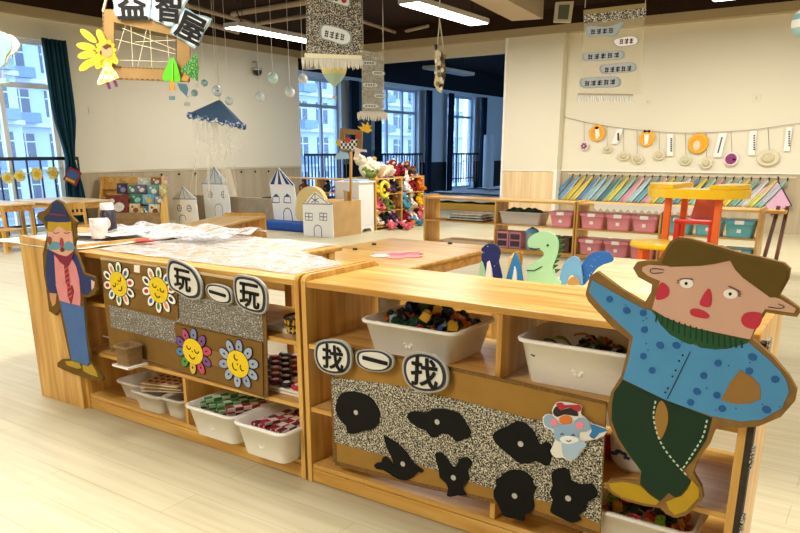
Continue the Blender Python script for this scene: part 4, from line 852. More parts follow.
b_.build('back_spikes', mat('2F6A38', .6), dn)
f = MB(); f.slab(ell(PD, PD.at(*d_([(414, 162)])[0], .002), .006, .006, 10), NY, .002)
strip(f, PD.P(d_([(318, 176), (345, 182), (372, 180)]), .002), NY, .006, .001); strip(f, PD.P(d_([(302, 295), (340, 298), (385, 275)]), .002), NY, .005, .001); f.build('eye_and_lines', mat('1E3A24', .6), dn)
cut('arch_cutout', 'light blue card arch right of the green dinosaur', 'cutout', [(480, 320), (495, 270), (520, 235), (550, 220), (580, 232), (590, 270), (600, 370), (580, 372), (560, 370), (555, 330), (540, 320), (520, 340), (510, 372), (480, 360)], '6FAAD6', 2, .014)
cut('wooden_ball_cutout', 'tan half-disc card under the light blue arch', 'cutout', [(520, 372), (525, 345), (545, 330), (570, 340), (580, 372)], 'B88C50', 2, -.002)
cut('curl_cutout', 'large blue speckled card curl beside the pale table', 'cutout', [(585, 330), (590, 280), (615, 235), (650, 203), (700, 192), (740, 200), (762, 230), (755, 250), (720, 262), (690, 275), (665, 295), (640, 330), (610, 372), (585, 372)], '', 2, .03, m_=SPK)
# a second hidden support
tag(MB().box(-1.465, -1.43, 3.305, 3.6, 0, .45).build('support_board', W_Z), 'narrow upright board beside the bench under the blue curl', 'board')
# ================================================================ tables and chairs by the left window
table('pale-topped pine table by the left window railing, far left', -10.25, -9.25, 3.2, 5.15, .55, m_=W_BIRCH)
table('pine table between the window table and the hatted cutout', -9.95, -8.85, 5.25, 6.0, .56, m_=W_BIRCH)
chair('pine chair in front of the far left window table', -8.95, 4.55, math.pi/2+.2, .28)
chair('pine chair by the window table beside the railing', -8.95, 3.9, math.pi/2, .28)
chair('pine chair behind the hatted cutout, by the second window table', -8.55, 5.35, math.pi/2, .28)
# garland on the railing
g = thing('paper_garland', 'garland of yellow and green paper hexagons on the black railing', 'garland', (XL+.2, 5.4, .9))
PG = Plane((XL+.16, 0, 0), (1, 0, 0))
MB().tube(smooth(PG.P([(-20, 170), (0, 174), (15, 176), (30, 173), (48, 169), (62, 168)]), 4, False), .005, 6).build('string', mat('C8B48A', .8), g)
YG = mottle('yellow_green_paper', ('E3C93A', 'E8E2B8', '8FB06A'), 28, .42, .6)
for (x, y, r) in ((-6, 176, .10), (8, 178, .09), (20, 176, .09), (37, 174, .105), (53, 173, .105)):
    c = PG.at(x, y, .012); o = MB().slab([PG.loc(c, r*math.cos(k*math.pi/3), r*math.sin(k*math.pi/3)) for k in range(6)], PG.n, .006).build('paper_hexagon', YG, g)
    MB().slab(ell(PG, c, r*.45, r*.45, 10, 0, .003), PG.n, .003).build('flower_centre', mat('D6A820', .6), o)
fl = thing('small_flag', 'small dark red and blue square flag hanging on the teal curtain', 'flag', PG.at(72, 178, .2))
PG2 = Plane((XL+.36, 0, 0), (1, 0, 0))
MB().slab(PG2.P([(70, 166.5), (82, 173), (76, 186.5), (63, 179.5)]), PG2.n, .005).build('cloth', mat('7A2A3C', .8), fl)
MB().slab(PG2.P([(70.5, 169.5), (79, 174.5), (75.5, 180), (66.5, 176)], .002), PG2.n, .003).build('blue_panel', mat('2E5A8A', .8), fl)
MB().slab(PG2.P([(66, 177), (75, 181), (74.5, 183.5), (65, 179.5)], .002), PG2.n, .003).build('yellow_band', mat('C8A030', .8), fl)
# ================================================================ book display
bn = Vector((.57, -.82, 0)).normalized(); bu = Vector((.82, .57, 0)); bc = Vector((-10.05, 7.12, 0))
t = thing('book_display', 'pine book display with sloped tiers of picture books in the far left corner', 'book display', bc)
def bp_(a, d, z): return bc+bu*a-bn*d+Vector((0, 0, z))
for s in (-.50, .50):
    P = [bp_(s, d, z) for d, z in ((0, 0), (.36, 0), (.36, .80), (.28, .82), (.20, .60), (.0, .22))]; MB().slab(P, bu, .022).build('side_panel', wood('display_pine', ('D9A648', 'E8BC60', 'EFC876'), (14, 14, 2)) if s > 0 else W_Z, t)
MB().slab([bp_(-.5, .35, .1), bp_(.48, .35, .1), bp_(.48, .35, .8), bp_(-.5, .35, .8)], bn, .014).build('back_panel', W_X, t)
MB().slab([bp_(-.5, .0, .05), bp_(.48, .0, .05), bp_(.48, .0, .25), bp_(-.5, .0, .25)], bn, .02).build('front_board', wood('brown_board', ('8A6A42', '9A7A50', 'A88A60'), (3, 20, 20)), t)
tiers = [(.07, .22), (.15, .36), (.23, .50), (.31, .64)]
for d, z in tiers: MB().slab([bp_(-.5, d-.05, z-.02), bp_(.48, d-.05, z-.02), bp_(.48, d+.06, z-.02), bp_(-.5, d+.06, z-.02)], Vector((0, 0, 1)), .012).build('tier', W_X, t)
books = [((340, 430, 125, 180), 'C9D2C4', 'pale green picture book on the top tier', 3), ((435, 505, 125, 175), '9A6A42', 'brown picture book on the top tier', 3), ((505, 560, 120, 180), 'D8B0B4', 'pink picture book on the top tier', 3),
 ((190, 265, 165, 240), '3A3A52', 'dark blue picture book on the second tier', 2), ((270, 325, 180, 235), '4E8A80', 'teal picture book on the second tier', 2), ((325, 400, 175, 235), '7A6880', 'purple picture book on the second tier', 2), ((410, 485, 175, 250), '6AA0A0', 'turquoise picture book on the second tier', 2), ((490, 555, 175, 250), 'C8C078', 'yellow-green picture book on the second tier', 2),
 ((285, 375, 240, 310), '3E7C70', 'deep green picture book on the third tier', 1), ((375, 455, 245, 315), '7AB0D0', 'sky blue picture book on the third tier', 1), ((460, 520, 255, 310), '9A9C9C', 'grey picture book on the third tier', 1),
 ((112, 270, 250, 385), '7A3428', 'large maroon picture book with white figures at the lower left', 0), ((280, 355, 310, 385), 'DCCB9C', 'cream picture book with brown figure on the lowest tier', 0), ((357, 380, 340, 388), 'D8B84A', 'small yellow picture book on the lowest tier', 0), ((382, 414, 330, 392), '3A6A9A', 'small blue picture book on the lowest tier', 0), ((418, 495, 315, 392), 'E0D8B0', 'cream picture book at the right of the lowest tier', 0)]
for (x0, x1, y0, y1), col, lab, k in books:
    d = tiers[k][0]-.028-(.02 if 'large' in lab else 0); pb = Plane(bc-bn*d, bn)
    Q = [pb.at(90+x/7.11, 160+y/7.11) for x, y in ((x0, y0), (x1, y0), (x1, y1), (x0, y1))]
    bo = thing('picture_book', lab, 'book', (Q[2]+Q[3])/2, 'picture books on the display')
    MB().slab(Q, bn, .012).build('cover', mat(col, .5, var=.45, vs=24), bo)
    c = sum(Q, Vector())/4; w_ = (Q[1]-Q[0]).length; h_ = (Q[0]-Q[3]).length
    alt = {'7A3428': 'E8DDD0', '3A3A52': '9A8AB8', 'DCCB9C': '9A4A2A', '7AB0D0': 'D8C040', '3E7C70': '9ACFC0', 'E0D8B0': '8A3A2A'}.get(col, 'EAE4D0')
    f = MB().slab(ell(pb, c+bu*w_*.08-Vector((0, 0, h_*.12)), w_*.26, h_*.24, 12, .4, .002), bn, .002)
    f.slab(ell(pb, c-bu*w_*.2+Vector((0, 0, h_*.2)), w_*.12, h_*.12, 10, 0, .002), bn, .002); f.build('cover_picture', mat(alt, .5, var=.3, vs=40), bo)
# ================================================================ back shelf with the pink and blue bins
W_P = W_X
U1 = shelf_unit('pine open shelf with newspapers and a grey bin, left half of the back shelf row', -5.02, -2.965, 7.95, 8.33, .63, (.05, .345), ((-3.99, .05, .608),), group=None)
U2 = shelf_unit('pine open shelf full of pink and blue bins, right half of the back shelf row', -2.955, -1.05, 7.95, 8.33, .63, (.05, .345), ((-2.02, .05, .608),))
PINK = mat('EA98A6', .45, .4, var=.04, vs=6); TEALB = mat('6CBCC8', .45, .4); CLIP = mat('F0EDE8', .4)
def lidbin(label, x, z, m_, grp, lid):
    t = thing('lidded_bin', label, 'bin', (0, 0, 0), grp)
    tub(.27, .26, .15, .86, lip=.01).build('tub', m_, t)
    MB().rings([rrect(0, 0, zz, .27+2*e, .26+2*e, .03) for e, zz in ((.012, .150), (.014, .165), (.0, .178), (-.03, .18))], 0, True).build('lid', lid, t)
    for s in (0,): MB().box(-.045, .045, -.155, -.135, .135, .175).build('clip', CLIP, t, .004)
    MB().box(-.02, .02, -.132, -.124, .05, .085).build('sticker', CLIP, t)
    MB().box(-.145, -.139, -.03, .03, .13, .17).build('side_clip', m_, t); MB().box(.139, .145, -.03, .03, .13, .17).build('side_clip', m_, t)
    t.location = (x, 8.10, z); return t
LIDP = mat('E48C9C', .35, .5, alpha=.85); LIDT = mat('5CAEBE', .35, .5, alpha=.85)
GP, GT = 'pink lidded bins on the back shelf', 'blue lidded bins on the back shelf'
p0 = lidbin('pink lidded bin beside the grey bin, left shelf of the back row', -3.15, .346, PINK, GP, LIDP)
for x, z, l in ((-2.78, .346, 'pink lidded bin, leftmost of the upper three'), (-2.48, .346, 'pink lidded bin, middle of the upper three'), (-2.19, .346, 'pink lidded bin, rightmost of the upper three'), (-2.78, .051, 'pink lidded bin, leftmost of the lower row'), (-2.48, .051, 'pink lidded bin, middle of the lower row'), (-2.19, .051, 'pink lidded bin, rightmost of the lower row')):
    dup(p0, (x, 8.10, z), label=l)
q0 = lidbin('blue lidded bin left of the orange legs, upper board', -1.84, .346, TEALB, GT, LIDT)
for x, z, l in ((-1.535, .346, 'blue lidded bin behind the orange legs, upper board'), (-1.235, .346, 'blue lidded bin at the right end of the upper board'), (-1.84, .051, 'blue lidded bin left of the orange legs, lower board'), (-1.535, .051, 'blue lidded bin behind the orange legs, lower board'), (-1.235, .051, 'blue lidded bin at the right end of the lower board')):
    dup(q0, (x, 8.10, z), label=l)
for x, z, w_, h_, l in ((-3.67, .346, .55, .15, 'long grey plastic bin with dark fabric in the back shelf'),):
    gb = thing('grey_bin', l, 'bin', (x, 8.12, z)); b_ = tub(w_, .30, h_, .88, lip=.012); b_.v = [v+Vector((x, 8.12, z)) for v in b_.v]; b_.build('tub', mat('CFC8C2', .4, alpha=.85), gb)
b_ = MB()
for k in range(9): b_.ball((-3.86+.045*k, 8.12+.03*(k % 3-1), .475+.02*(k % 2)), (.05, .07, .045), 10)
tag(b_.build('dark_fabric', mat('1E3A2C', .8, var=.5, vs=20)), 'dark green fabric filling the long grey bin', 'fabric')
for k in range(6):
    tag(MB().obox((-4.42+.01*(k % 3), 8.12, .353+.016*k), (.52-.02*k, .30, .013), rotz(.03*(k % 3-1))).build('newspaper', [mat(['3A3A3E', 'C9C4B8', '55555A', 'D6D2C8', '8A8A8C', 'E4E0D6'][k], .7, var=.4, vs=30)], bevel=.003), ['dark folded paper at the bottom of the stack on the back shelf', 'pale paper second in the stack on the back shelf', 'grey paper third in the stack on the back shelf', 'pale paper fourth in the stack on the back shelf', 'grey paper fifth in the stack on the back shelf', 'white paper topmost in the stack on the back shelf'][k], 'newspaper', 'papers stacked on the back shelf')
tag(MB().box(-4.75, -4.1, 8.0, 8.3, .051, .10).build('flat_box', mat('D9C4A4', .8), bevel=.01), 'flat pale box on the lower board below the papers', 'box')
for k, (x, col) in enumerate([(-3.9, 'C88A98'), (-3.73, 'B87888')]):
    o = thing('picture_box', ['small pink box with dark pictures, left of the pencil cup', 'second small pink box, touching the pencil cup'][k], 'box', (x, 8.08, .051)); MB().box(x-.08, x+.08, 8.0, 8.2, .051, .25).build('box', mat(col, .6), o, .004)
    for j in range(2): MB().box(x-.06, x+.06, 7.994, 8.0, .075+.085*j, .14+.085*j).build('picture', mat('4A3A44', .6, var=.6, vs=60), o)
pc = thing('pencil_cup', 'blue-lidded clear cup of dark pencils in the back shelf', 'cup', (-3.53, 8.05, .051))
MB().lathe((-3.53, 8.06, .051), [(.075, 0), (.08, .19), (.075, .2)], 18).build('cup', mat('8A9AA8', .3, .5, alpha=.7), pc); MB().lathe((-3.53, 8.06, .251), [(.09, 0), (.06, .04), (.02, .06), (.015, .09)], 18).build('lid', mat('5E9CC8', .5), pc)
for k, (x, c_, l) in enumerate([(-3.32, '3A4A3A', 'dark green toy box right of the pencil cup'), (-3.12, '5A4436', 'brown toy box at the right of the lower board')]):
    tag(MB().box(x-.08, x+.08, 8.0, 8.25, .051, .22).build('toy_box', mat(c_, .7, var=.5, vs=30), bevel=.005), l, 'box')
zz = MB(); P = []
for k in range(29): P.append(Vector((-2.75+.04*k*.95, 7.942, .585-(.035 if k % 2 else 0))))
P = [Vector((-2.75, 7.942, .632))]+P[::1]+[Vector((P[-1].x, 7.942, .632))]
tag(MB().slab(P, NY, .003).build('zigzag_paper', mat('EFEDE6', .7)), 'white zigzag-edged paper along the top of the back shelf', 'paper border')
dc = thing('folded_easel', 'dark brown wooden easel leaning at the right end of the back shelf', 'easel', (-.92, 8.1, 0))
MB().beam((-.99, 7.98, 0), (-.93, 8.2, .66), .035, .05).build('leg', W_DARK, dc); MB().beam((-.87, 7.98, 0), (-.85, 8.2, .66), .035, .05).build('leg', W_DARK, dc); MB().beam((-.97, 8.02, .1), (-.87, 8.02, .1), .03, .03).build('stretcher', W_DARK, dc)
MB().box(-1.02, -.84, 8.0, 8.3, .60, .63).build('ledge', W_X, dc)
# ---------------------------------------------------------------- yellow play table and red chair
YP = mat('F2C20E', .3, .5); OR = mat('E2641E', .35, .5); RD = mat('D6301F', .35, .5)
pt = thing('play_table', 'yellow notched plastic table on orange legs before the pink and blue bins', 'table', (-1.36, 6.5, 0))
n_ = 32; P = []
for k in range(n_+1):
    a = math.radians(110)+math.radians(320)*k/n_; P.append(Vector((-1.36+.41*math.cos(a), 6.5+.30*math.sin(a), .90)))
P += [Vector((-1.36+.10*math.cos(a), 6.5+.08*math.sin(a), .90)) for a in [math.radians(430-q*40) for q in range(9)]]
MB().slab(P, (0, 0, 1), .075).build('tabletop', YP, pt, .012)
for a0, a1 in ((105, 250), (-70, 62)):
    L = [Vector((-1.36+.40*math.cos(math.radians(a)), 6.5+.29*math.sin(math.radians(a)), .935)) for a in range(a0, a1+1, 9)]; MB().slab(L, (0, 0, 1), .034).build('raised_half', YP, pt, .008)
for x, y in ((-1.56, 6.36), (-1.16, 6.36), (-1.50, 6.68), (-1.22, 6.68)): MB().beam((x*1.0, y, 0), (x, y, .825), .055, .055).build('leg', OR, pt, .01)
rc = thing('red_chair', 'small red plastic chair between the orange legs of the yellow table', 'chair', (-1.36, 6.52, 0))
MB().box(-1.52, -1.2, 6.44, 6.62, .60, .64).build('seat', RD, rc, .012)
MB().slab([Vector((x, 6.64, z)) for x, z in ((-1.43, .64), (-1.21, .64), (-1.18, .80), (-1.40, .80))], NY, .02).build('backrest', mat('E07060', .35, .5), rc, .006)
for x in (-1.50, -1.22): MB().beam((x, 6.46, 0), (x, 6.46, .60), .03, .03).build('leg', RD, rc); MB().beam((x, 6.60, 0), (x, 6.60, .60), .03, .03).build('leg', RD, rc)
yt = thing('low_play_table', 'lower yellow plastic table just above the brown painted hair', 'table', (-1.45, 5.7, 0))
MB().lathe((-1.42, 5.75, .47), [(.23, 0), (.25, .01), (.25, .04), (.24, .05)], 28, sx=1, sy=.7).build('tabletop', YP, yt)
for x, y in ((-1.56, 5.66), (-1.28, 5.66), (-1.56, 5.84), (-1.28, 5.84)): MB().beam((x, y, 0), (x, y, .47), .04, .04).build('leg', OR, yt)
# ================================================================ back wall: hooks, towels, string of crafts
hr = thing('hook_rail', 'white hook rail along the top of the wood panelling on the back wall', 'rail', (-3, YB-.04, .8))
MB().box(-4.7, -1.2, YB-.034, YB-.021, .81, .835).build('rail', mat('CFC4A8', .6), hr)
tc_ = ['6F97B8', '86A8C4', 'D9C45A', 'E0CF72', '6F9CC4', 'A8C8D0', 'A8C0C4', '5E8C94', 'D8CC66', '9CC4B8', 'D8A0B0', 'B8D0D8', '7FB0B8', 'D6A8B8', 'E0C85A', '8CB8A8', 'C8C8D0', '6F9CB0', 'D8CC66', '9CC4B8', 'D8A0B0', 'B8D0D8', '7FB0B8', 'E0C85A', '8CB8A8', 'C8C8D0', 'D6D070', '9CC8C0']
tn = {'6F97B8': 'steel blue', '86A8C4': 'light steel blue', 'D9C45A': 'mustard yellow', 'E0CF72': 'soft yellow', '6F9CC4': 'blue', 'A8C8D0': 'ice blue', 'A8C0C4': 'grey-blue', '5E8C94': 'dark teal', 'D8CC66': 'yellow', '9CC4B8': 'mint', 'D8A0B0': 'pink', 'B8D0D8': 'pale blue', '7FB0B8': 'teal', 'D6A8B8': 'dusty pink', 'E0C85A': 'golden yellow', '8CB8A8': 'sage green', 'C8C8D0': 'pale grey', '6F9CB0': 'slate blue', 'D6D070': 'lime yellow', '9CC8C0': 'aqua'}
hk = None
for k, col in enumerate(tc_):
    x = -4.60+k*.122
    if hk is None:
        hk = thing('coat_hook', 'black hook on the rail of the back wall', 'hook', (x, YB-.04, .79), 'hooks along the back wall rail')
        MB().tube([(x, YB-.035, .82), (x, YB-.07, .80), (x, YB-.075, .785), (x, YB-.06, .775)], .008, 6).build('hook_bar', METAL_BLACK, hk); MB().ball((x, YB-.07, .805), .014, 8).build('knob', METAL_BLACK, hk); hx0 = x
    else: dup(hk, (x, YB-.04, .79))
    wv_ = .115
    def fn(u, v, x=x): return Vector((x-.02-.33*v+wv_*(u-.5)*(.35+.65*min(1, v*2)), YB-.055-.012*math.sin(u*9)-.0012*k, .785-.40*v-.02*abs(u-.5)))
    tw = MB().sheet(fn, 8, 10).build('hanging_towel', [mat(col, .9, var=.06, vs=12)], solid=.006)
    tag(tw, f'{tn[col]} towel hanging slanted on hook, ' + ('left of the yellow table top' if k < 10 else 'behind the yellow table top' if k < 23 else 'right of the yellow table top'), 'towel', 'towels hanging on the back wall hooks')
    e_ = MB().sheet(lambda u, v, x=x: fn(.92+.08*u, v)+Vector((0, -.006, 0)), 1, 10).build('edge_stripe', mat(['2E3E5A', 'F0E8D0', '4A6A7A'][k % 3], .9), tw, solid=.003)
pk = thing('pink_towel', 'square pink towel hanging by its corner at the right end of the hooks', 'towel', (-1.0, YB-.08, .5))
PB = Plane((0, YB-.09, 0), (0, -1, 0))
MB().slab(PB.P([(778, 182), (791, 205), (771, 214), (757, 191), (766, 187)]), NY, .015).build('cloth', mat('DDB0CC', .9, var=.05, vs=8), pk)
strip(f := MB(), PB.P([(778, 181), (791.5, 205.5), (771, 215)], .003), NY, .02, .01); f.build('dark_edge', mat('4A3A4A', .8), pk)
MB().tube([pY(778, 176, YB-.04), PB.at(778, 182, 0)], .006, 6).build('loop', METAL_BLACK, pk)
PS = Plane((0, YB-.03, 0), (0, -1, 0))
STR = [(564, 117), (585, 122), (610, 126.5), (640, 130), (680, 133), (720, 132), (750, 130), (770, 127.5), (790, 124.5), (806, 123)]
def stry(x):
    for (a, b_), (c, d) in zip(STR, STR[1:]):
        if a <= x <= c: return b_+(d-b_)*(x-a)/(c-a)
    return 125
cr = 'crafts hanging from the string on the back wall'
sg = tag(MB().tube(smooth(PS.P(STR), 4, False), .004, 6).build('wall_string', mat('8A8070', .8)), 'thin string sagging across the cream back wall', 'string')
def disc(x, y, r, col, label, inner=None, deco=None, flat=1.0, name='hanging_plate', cat='plate'):
    c = PS.at(x, y, .02); t = thing(name, label, cat, c, None)
    R_ = Matrix.Rotation(math.pi/2, 3, 'X')
    MB().lathe(c, [(r, -.012), (r*.98, 0), (r*.8, .008), (r*.75, .004)], 24, M=R_, sy=flat).build('plate', mat(col, .7, var=.05, vs=20), t)
    MB().tube([PS.at(x, stry(x), 0), c+Vector((0, 0, r*flat))], .003, 5).build('thread', mat('6A6258', .8), t)
    if inner: MB().slab(ell(PS, c, r*.78, r*.78*flat, 20, 0, .006), NY, .004).build('painted_face', mat(inner, .7, var=.15, vs=14), t)
    if deco: deco(c, t, r)
    return t
def wedge(c, t, r):
    MB().slab([PS.loc(c, a*r, b_*r, .012) for a, b_ in ((-.25, .5), (.2, .55), (.4, -.3), (.1, -.75), (-.1, -.6))], NY, .005).build('white_figure', mat('F2EEE6', .7), t)
    MB().slab(ell(PS, PS.loc(c, -.05*r, .6*r, .016), r*.25, r*.16, 10), NY, .003).build('dark_eyes', INK, t)
def bow(c, t, r):
    MB().slab([PS.loc(c, a*r, b_*r, .012) for a, b_ in ((-.3, .5), (.3, .5), (.25, -.6), (-.15, -.8))], NY, .005).build('white_figure', mat('F2EEE6', .7), t)
    MB().slab([PS.loc(c, a*r, b_*r, .016) for a, b_ in ((-.4, 1.1), (0, .95), (.4, 1.1), (.4, .7), (0, .85), (-.4, .7))], NY, .005).build('black_bow', INK, t)
def pig(c, t, r): MB().slab(ell(PS, PS.loc(c, -.1*r, -.2*r, .012), r*.33, r*.5, 12), NY, .005).build('pale_figure', mat('EBCFAE', .7), t)
disc(597, 133, .135, 'F0B43C', 'round orange and white plate with dark eyes, leftmost of the large plates', 'F0A02E', wedge)
disc(646.5, 138.5, .125, 'F0B43C', 'round orange plate with a black bow', 'F0A83A', bow)
disc(698, 143.5, .155, 'F0B030', 'large orange plate with pale figure left of the white paper cards', 'F2A632', pig)
def flower(c, t, r):
    b_ = MB()
    for k in range(7): b_.slab(ell(PS, PS.loc(c, .45*r*math.cos(k), .45*r*math.sin(k), .012), r*.28, r*.2, 8, k), NY, .003)
    b_.build('petals', mat('8A4A6A', .7, var=.4, vs=60), t)
disc(584, 146, .075, 'E8D8D8', 'small pale disc with purple flower, leftmost on the string', 'E0C8CE', flower)
disc(731, 159, .105, 'E8DDE0', 'small plate filled with deep magenta flower', 'B03A90', flower)
for x, y, r, fl_, l in ((607, 149, .075, .8, 'small speckled paper hat hanging near the left of the string'), (623.5, 156, .095, .75, 'cream straw hat, left of the pair'), (637, 159, .10, .75, 'cream straw hat, right of the pair'), (659, 155, .095, .8, 'cream straw hat below the first white card'), (685.5, 160, .09, .85, 'pale green straw hat under the large orange plate'), (706, 163, .095, .9, 'pale cream hat between the orange plate and magenta plate'), (768, 158, .155, .75, 'large cream straw hat at the right of the string')):
    c = PS.at(x, y, .02); t = thing('straw_hat', l, 'hat', c); R_ = Matrix.Rotation(math.pi/2, 3, 'X')
    HATM = mat('DCD2B4' if 'green' not in l else 'D0D2B0', .85, var=.1, vs=60)
    MB().lathe(c, [(r, -.012), (r*1.0, -.006), (r*.96, 0)], 24, M=R_, sy=fl_).build('brim', HATM, t)
    MB().lathe(c, [(r*.6, .001), (r*.57, .015), (r*.4, .026), (.01, .028)], 20, M=R_, sy=fl_).build('crown', mat('CFC4A2', .85, var=.1, vs=60), t)
    MB().tube([PS.at(x, stry(x), 0), c+Vector((0, 0, r*fl_))], .003, 5).build('thread', mat('6A6258', .8), t)
for x0, x1, y0, y1, sk, l in ((614, 620, 129, 144, 3, 'white slanted paper strip near the left of the string'), (667, 673, 134, 156, 0, 'first white card with dark writing'), (716, 724, 133, 157, 3, 'white card with a grey line between orange and magenta plates'), (749, 756, 131, 155, 1, 'narrow white card with dark writing beside the straw hat'), (785, 791, 127, 151, 1.5, 'white card with dark writing at the right end')):
    t = thing('paper_card', l, 'card', PS.at(x0, y0, .01), 'white cards hanging from the string')
    MB().slab(PS.P([(x0+sk, y0), (x1+sk, y0), (x1-sk, y1), (x0-sk, y1)], .012), NY, .004).build('card', mat('EFEDE8', .7), t)
    b_ = MB()
    for k in range(7):
        if 'line' in l and k: continue
        yy = y0+4+k*(y1-y0-8)/7
        if 'line' in l: strip(b_, PS.P([((x0+x1)/2+sk*.7, y0+4), ((x0+x1)/2-sk*.7, y1-4)], .013), NY, .02, .001)
        else: b_.slab(PS.P([(x1-2.6, yy), (x1-.8, yy), (x1-.9, yy+1.7), (x1-2.8, yy+1.4)], .013), NY, .001)
    b_.build('writing', mat('4A4A4A', .7), t)
PSK = Plane((0, YB-.001, 0), (0, -1, 0))
for x, y, l in ((648, 102, 'small white wall socket in the cream wall, left'), (756.5, 98, 'small white wall socket in the cream wall, right')):
    t = thing('wall_socket', l, 'socket', PSK.at(x, y)); c = PSK.at(x, y); MB().box(c.x-.06, c.x+.06, YB-.012, YB-.001, c.z-.05, c.z+.05).build('plate', mat('E2DAC2', .5), t, .004); MB().box(c.x-.02, c.x+.02, YB-.015, YB-.012, c.z-.02, c.z+.02).build('switch', mat('D2C8AE', .5), t)
for x, y, l in ((91, 110, 'small white socket on the left wall beside the teal curtain'), (44, 31, 'tiny plate on the wall above the left window')):
    c = pX(x, y, XL+.001); tag(MB().box(XL+.001, XL+.012, c.y-.05, c.y+.05, c.z-.05, c.z+.05).build('wall_socket', mat('E2DAC2', .5), bevel=.003), l, 'socket')
# ================================================================ toy corner
def plush(kind, col, col2):
    t = thing('plush_toy', '', 'plush toy', (0, 0, 0)); m1 = mat(col, .95, .1, var=.12, vs=30, bump=.4); m2 = mat(col2, .95, .1, var=.1, vs=30)
    MB().ball((0, 0, .11), (.085, .075, .11), 14).build('body', m1, t); MB().ball((0, -.02, .26), (.078, .07, .072), 14).build('head', m1, t)
    MB().ball((0, -.085, .245), (.034, .03, .026), 10).build('muzzle', m2, t)
    MB().ball((-.028, -.088, .275), .009, 8).build('eye', INK, t); MB().ball((.028, -.088, .275), .009, 8).build('eye', INK, t)
    for s in (-1, 1):
        if kind == 'bear': MB().ball((s*.06, -.01, .32), (.028, .014, .028), 10).build('ear', m2, t)
        elif kind == 'bunny': MB().ball((s*.04, .0, .38), (.02, .012, .075), 10).build('ear', m1, t)
        else: MB().ball((s*.085, .0, .25), (.018, .03, .05), 10).build('ear', m2, t)
        MB().tube([(s*.07, -.01, .18), (s*.12, -.05, .13), (s*.13, -.08, .09)], .03, 8, taper=[1, .9, .8]).build('arm', m1, t)
        MB().tube([(s*.05, -.03, .04), (s*.08, -.11, .03), (s*.085, -.15, .045)], .036, 8, taper=[1, 1, 1.05]).build('leg', m1, t)
    return t
pal = [('bear', 'E6D8BC', 'D0B898', 'cream'), ('dog', 'F0E6D0', 'B89870', 'ivory'), ('bear', '7A4A2C', 'C09A70', 'brown'), ('bunny', 'D86A7A', 'F0D0D0', 'pink'), ('bear', '8A1E28', 'D8C0A0', 'dark red'), ('dog', '2A2A30', 'C8C0B8', 'black'), ('bear', 'E0B020', 'F0E0A0', 'yellow'), ('bunny', '4A90B0', 'D8E8F0', 'blue'), ('dog', '6A7A3A', 'D0D0A0', 'green'), ('bear', 'E07A2A', 'F0D0A0', 'orange'), ('bunny', 'EDE6E0', 'E0B0B0', 'white'), ('dog', '6A3A6A', 'D0B0D0', 'purple')]
prot = {}
def put_plush(i, p, rz, s, label, grp='plush toys heaped on the right toy shelf', tilt=(0, 0)):
    if i not in prot: prot[i] = plush(*pal[i][:3]); o = prot[i]
    else: o = dup(prot[i])
    o.location = p; o.rotation_euler = (tilt[0], tilt[1], rz); o.scale = (s, s, s); o['label'] = label; o['group'] = grp
    return o
# right toy shelf faces +X
ts = thing('toy_shelf', 'pine toy shelf overflowing with plush toys, right of the white cabinet', 'shelf', (-6.85, 9.8, 0))
for y in (9.10, 9.82, 10.48): MB().box(-7.15, -6.62, y-.015, y+.015, 0, .80).build('side_panel', W_Z, ts, .003)
for z in (.04, .28, .54, .78): MB().box(-7.14, -6.63, 9.115, 10.465, z-.01, z+.01).build('shelf_board', W_Y, ts, .002)
MB().box(-7.165, -7.15, 9.1, 10.48, 0, .8).build('back_panel', W_CREAM, ts)
rows_ = [('lowest', .05), ('middle', .29), ('upper', .55)]
for r_, (rn, z) in enumerate(rows_):
    for k in range(6):
        i = (k*5+r_*3+k//2) % 12; y = 9.22+.225*k+(.06 if k > 2 else 0)
        put_plush(i, (-6.70+.03*(k % 2), y, z+.01), math.pi/2+random.uniform(-.5, .5), .78, f'{pal[i][3]} plush toy on the {rn} board, {["by the white cabinet","second from the cabinet","just left of the divider","just right of the divider","second from the right panel","by the right panel"][k]}', tilt=(random.uniform(-.2, .1), random.uniform(-.3, .3)))
for k, (i, y, x, s) in enumerate([(0, 9.2, -6.85, 1.05), (1, 9.55, -6.8, 1.3), (0, 9.4, -6.95, 1.2), (10, 9.78, -6.85, 1.0), (4, 10.0, -6.8, .9), (5, 10.2, -6.85, .9), (2, 10.38, -6.8, .8), (8, 9.08+.06, -6.68, .7)]):
    put_plush(i, (x, y, .795), math.pi/2+random.uniform(-.9, .9), s, f'{pal[i][3]} plush toy on top of the toy shelf, {["nearest the white cabinet","largest in the pale heap","behind the first pale toys","right of the pale heap","on the red side","dark, right of the red toy","at the far right end","small one at the near edge"][k]}', 'plush toys on top of the toy shelf', tilt=(-.9 if k % 2 else -.4, random.uniform(-.5, .5)))
for k, (i, x, y) in enumerate([(3, -6.42, 9.25), (5, -6.38, 9.5), (9, -6.35, 9.75), (7, -6.4, 10.1), (4, -6.38, 10.35), (3, -6.2, 9.42)]):
    put_plush(i, (x, y, .02), math.pi/2+random.uniform(-.8, .8), .62, f'{pal[i][3]} plush toy on the floor before the toy shelf, {["nearest the cabinet","second from the cabinet","third from the cabinet","second from the right panel","by the right panel","in front of the others"][k]}', 'plush toys on the floor before the toy shelf', tilt=(random.uniform(-1.4, -.9), 0))
b_ = MB().tube([Vector((-6.60, 9.30+.11*math.cos(a), .62+.11*math.sin(a))) for a in [2*math.pi*k/16 for k in range(17)]], .03, 8)
tag(b_.build('yellow_ring_toy', mat('D8D040', .7)), 'yellow-green ring toy hanging at the front of the toy shelf', 'toy ring')
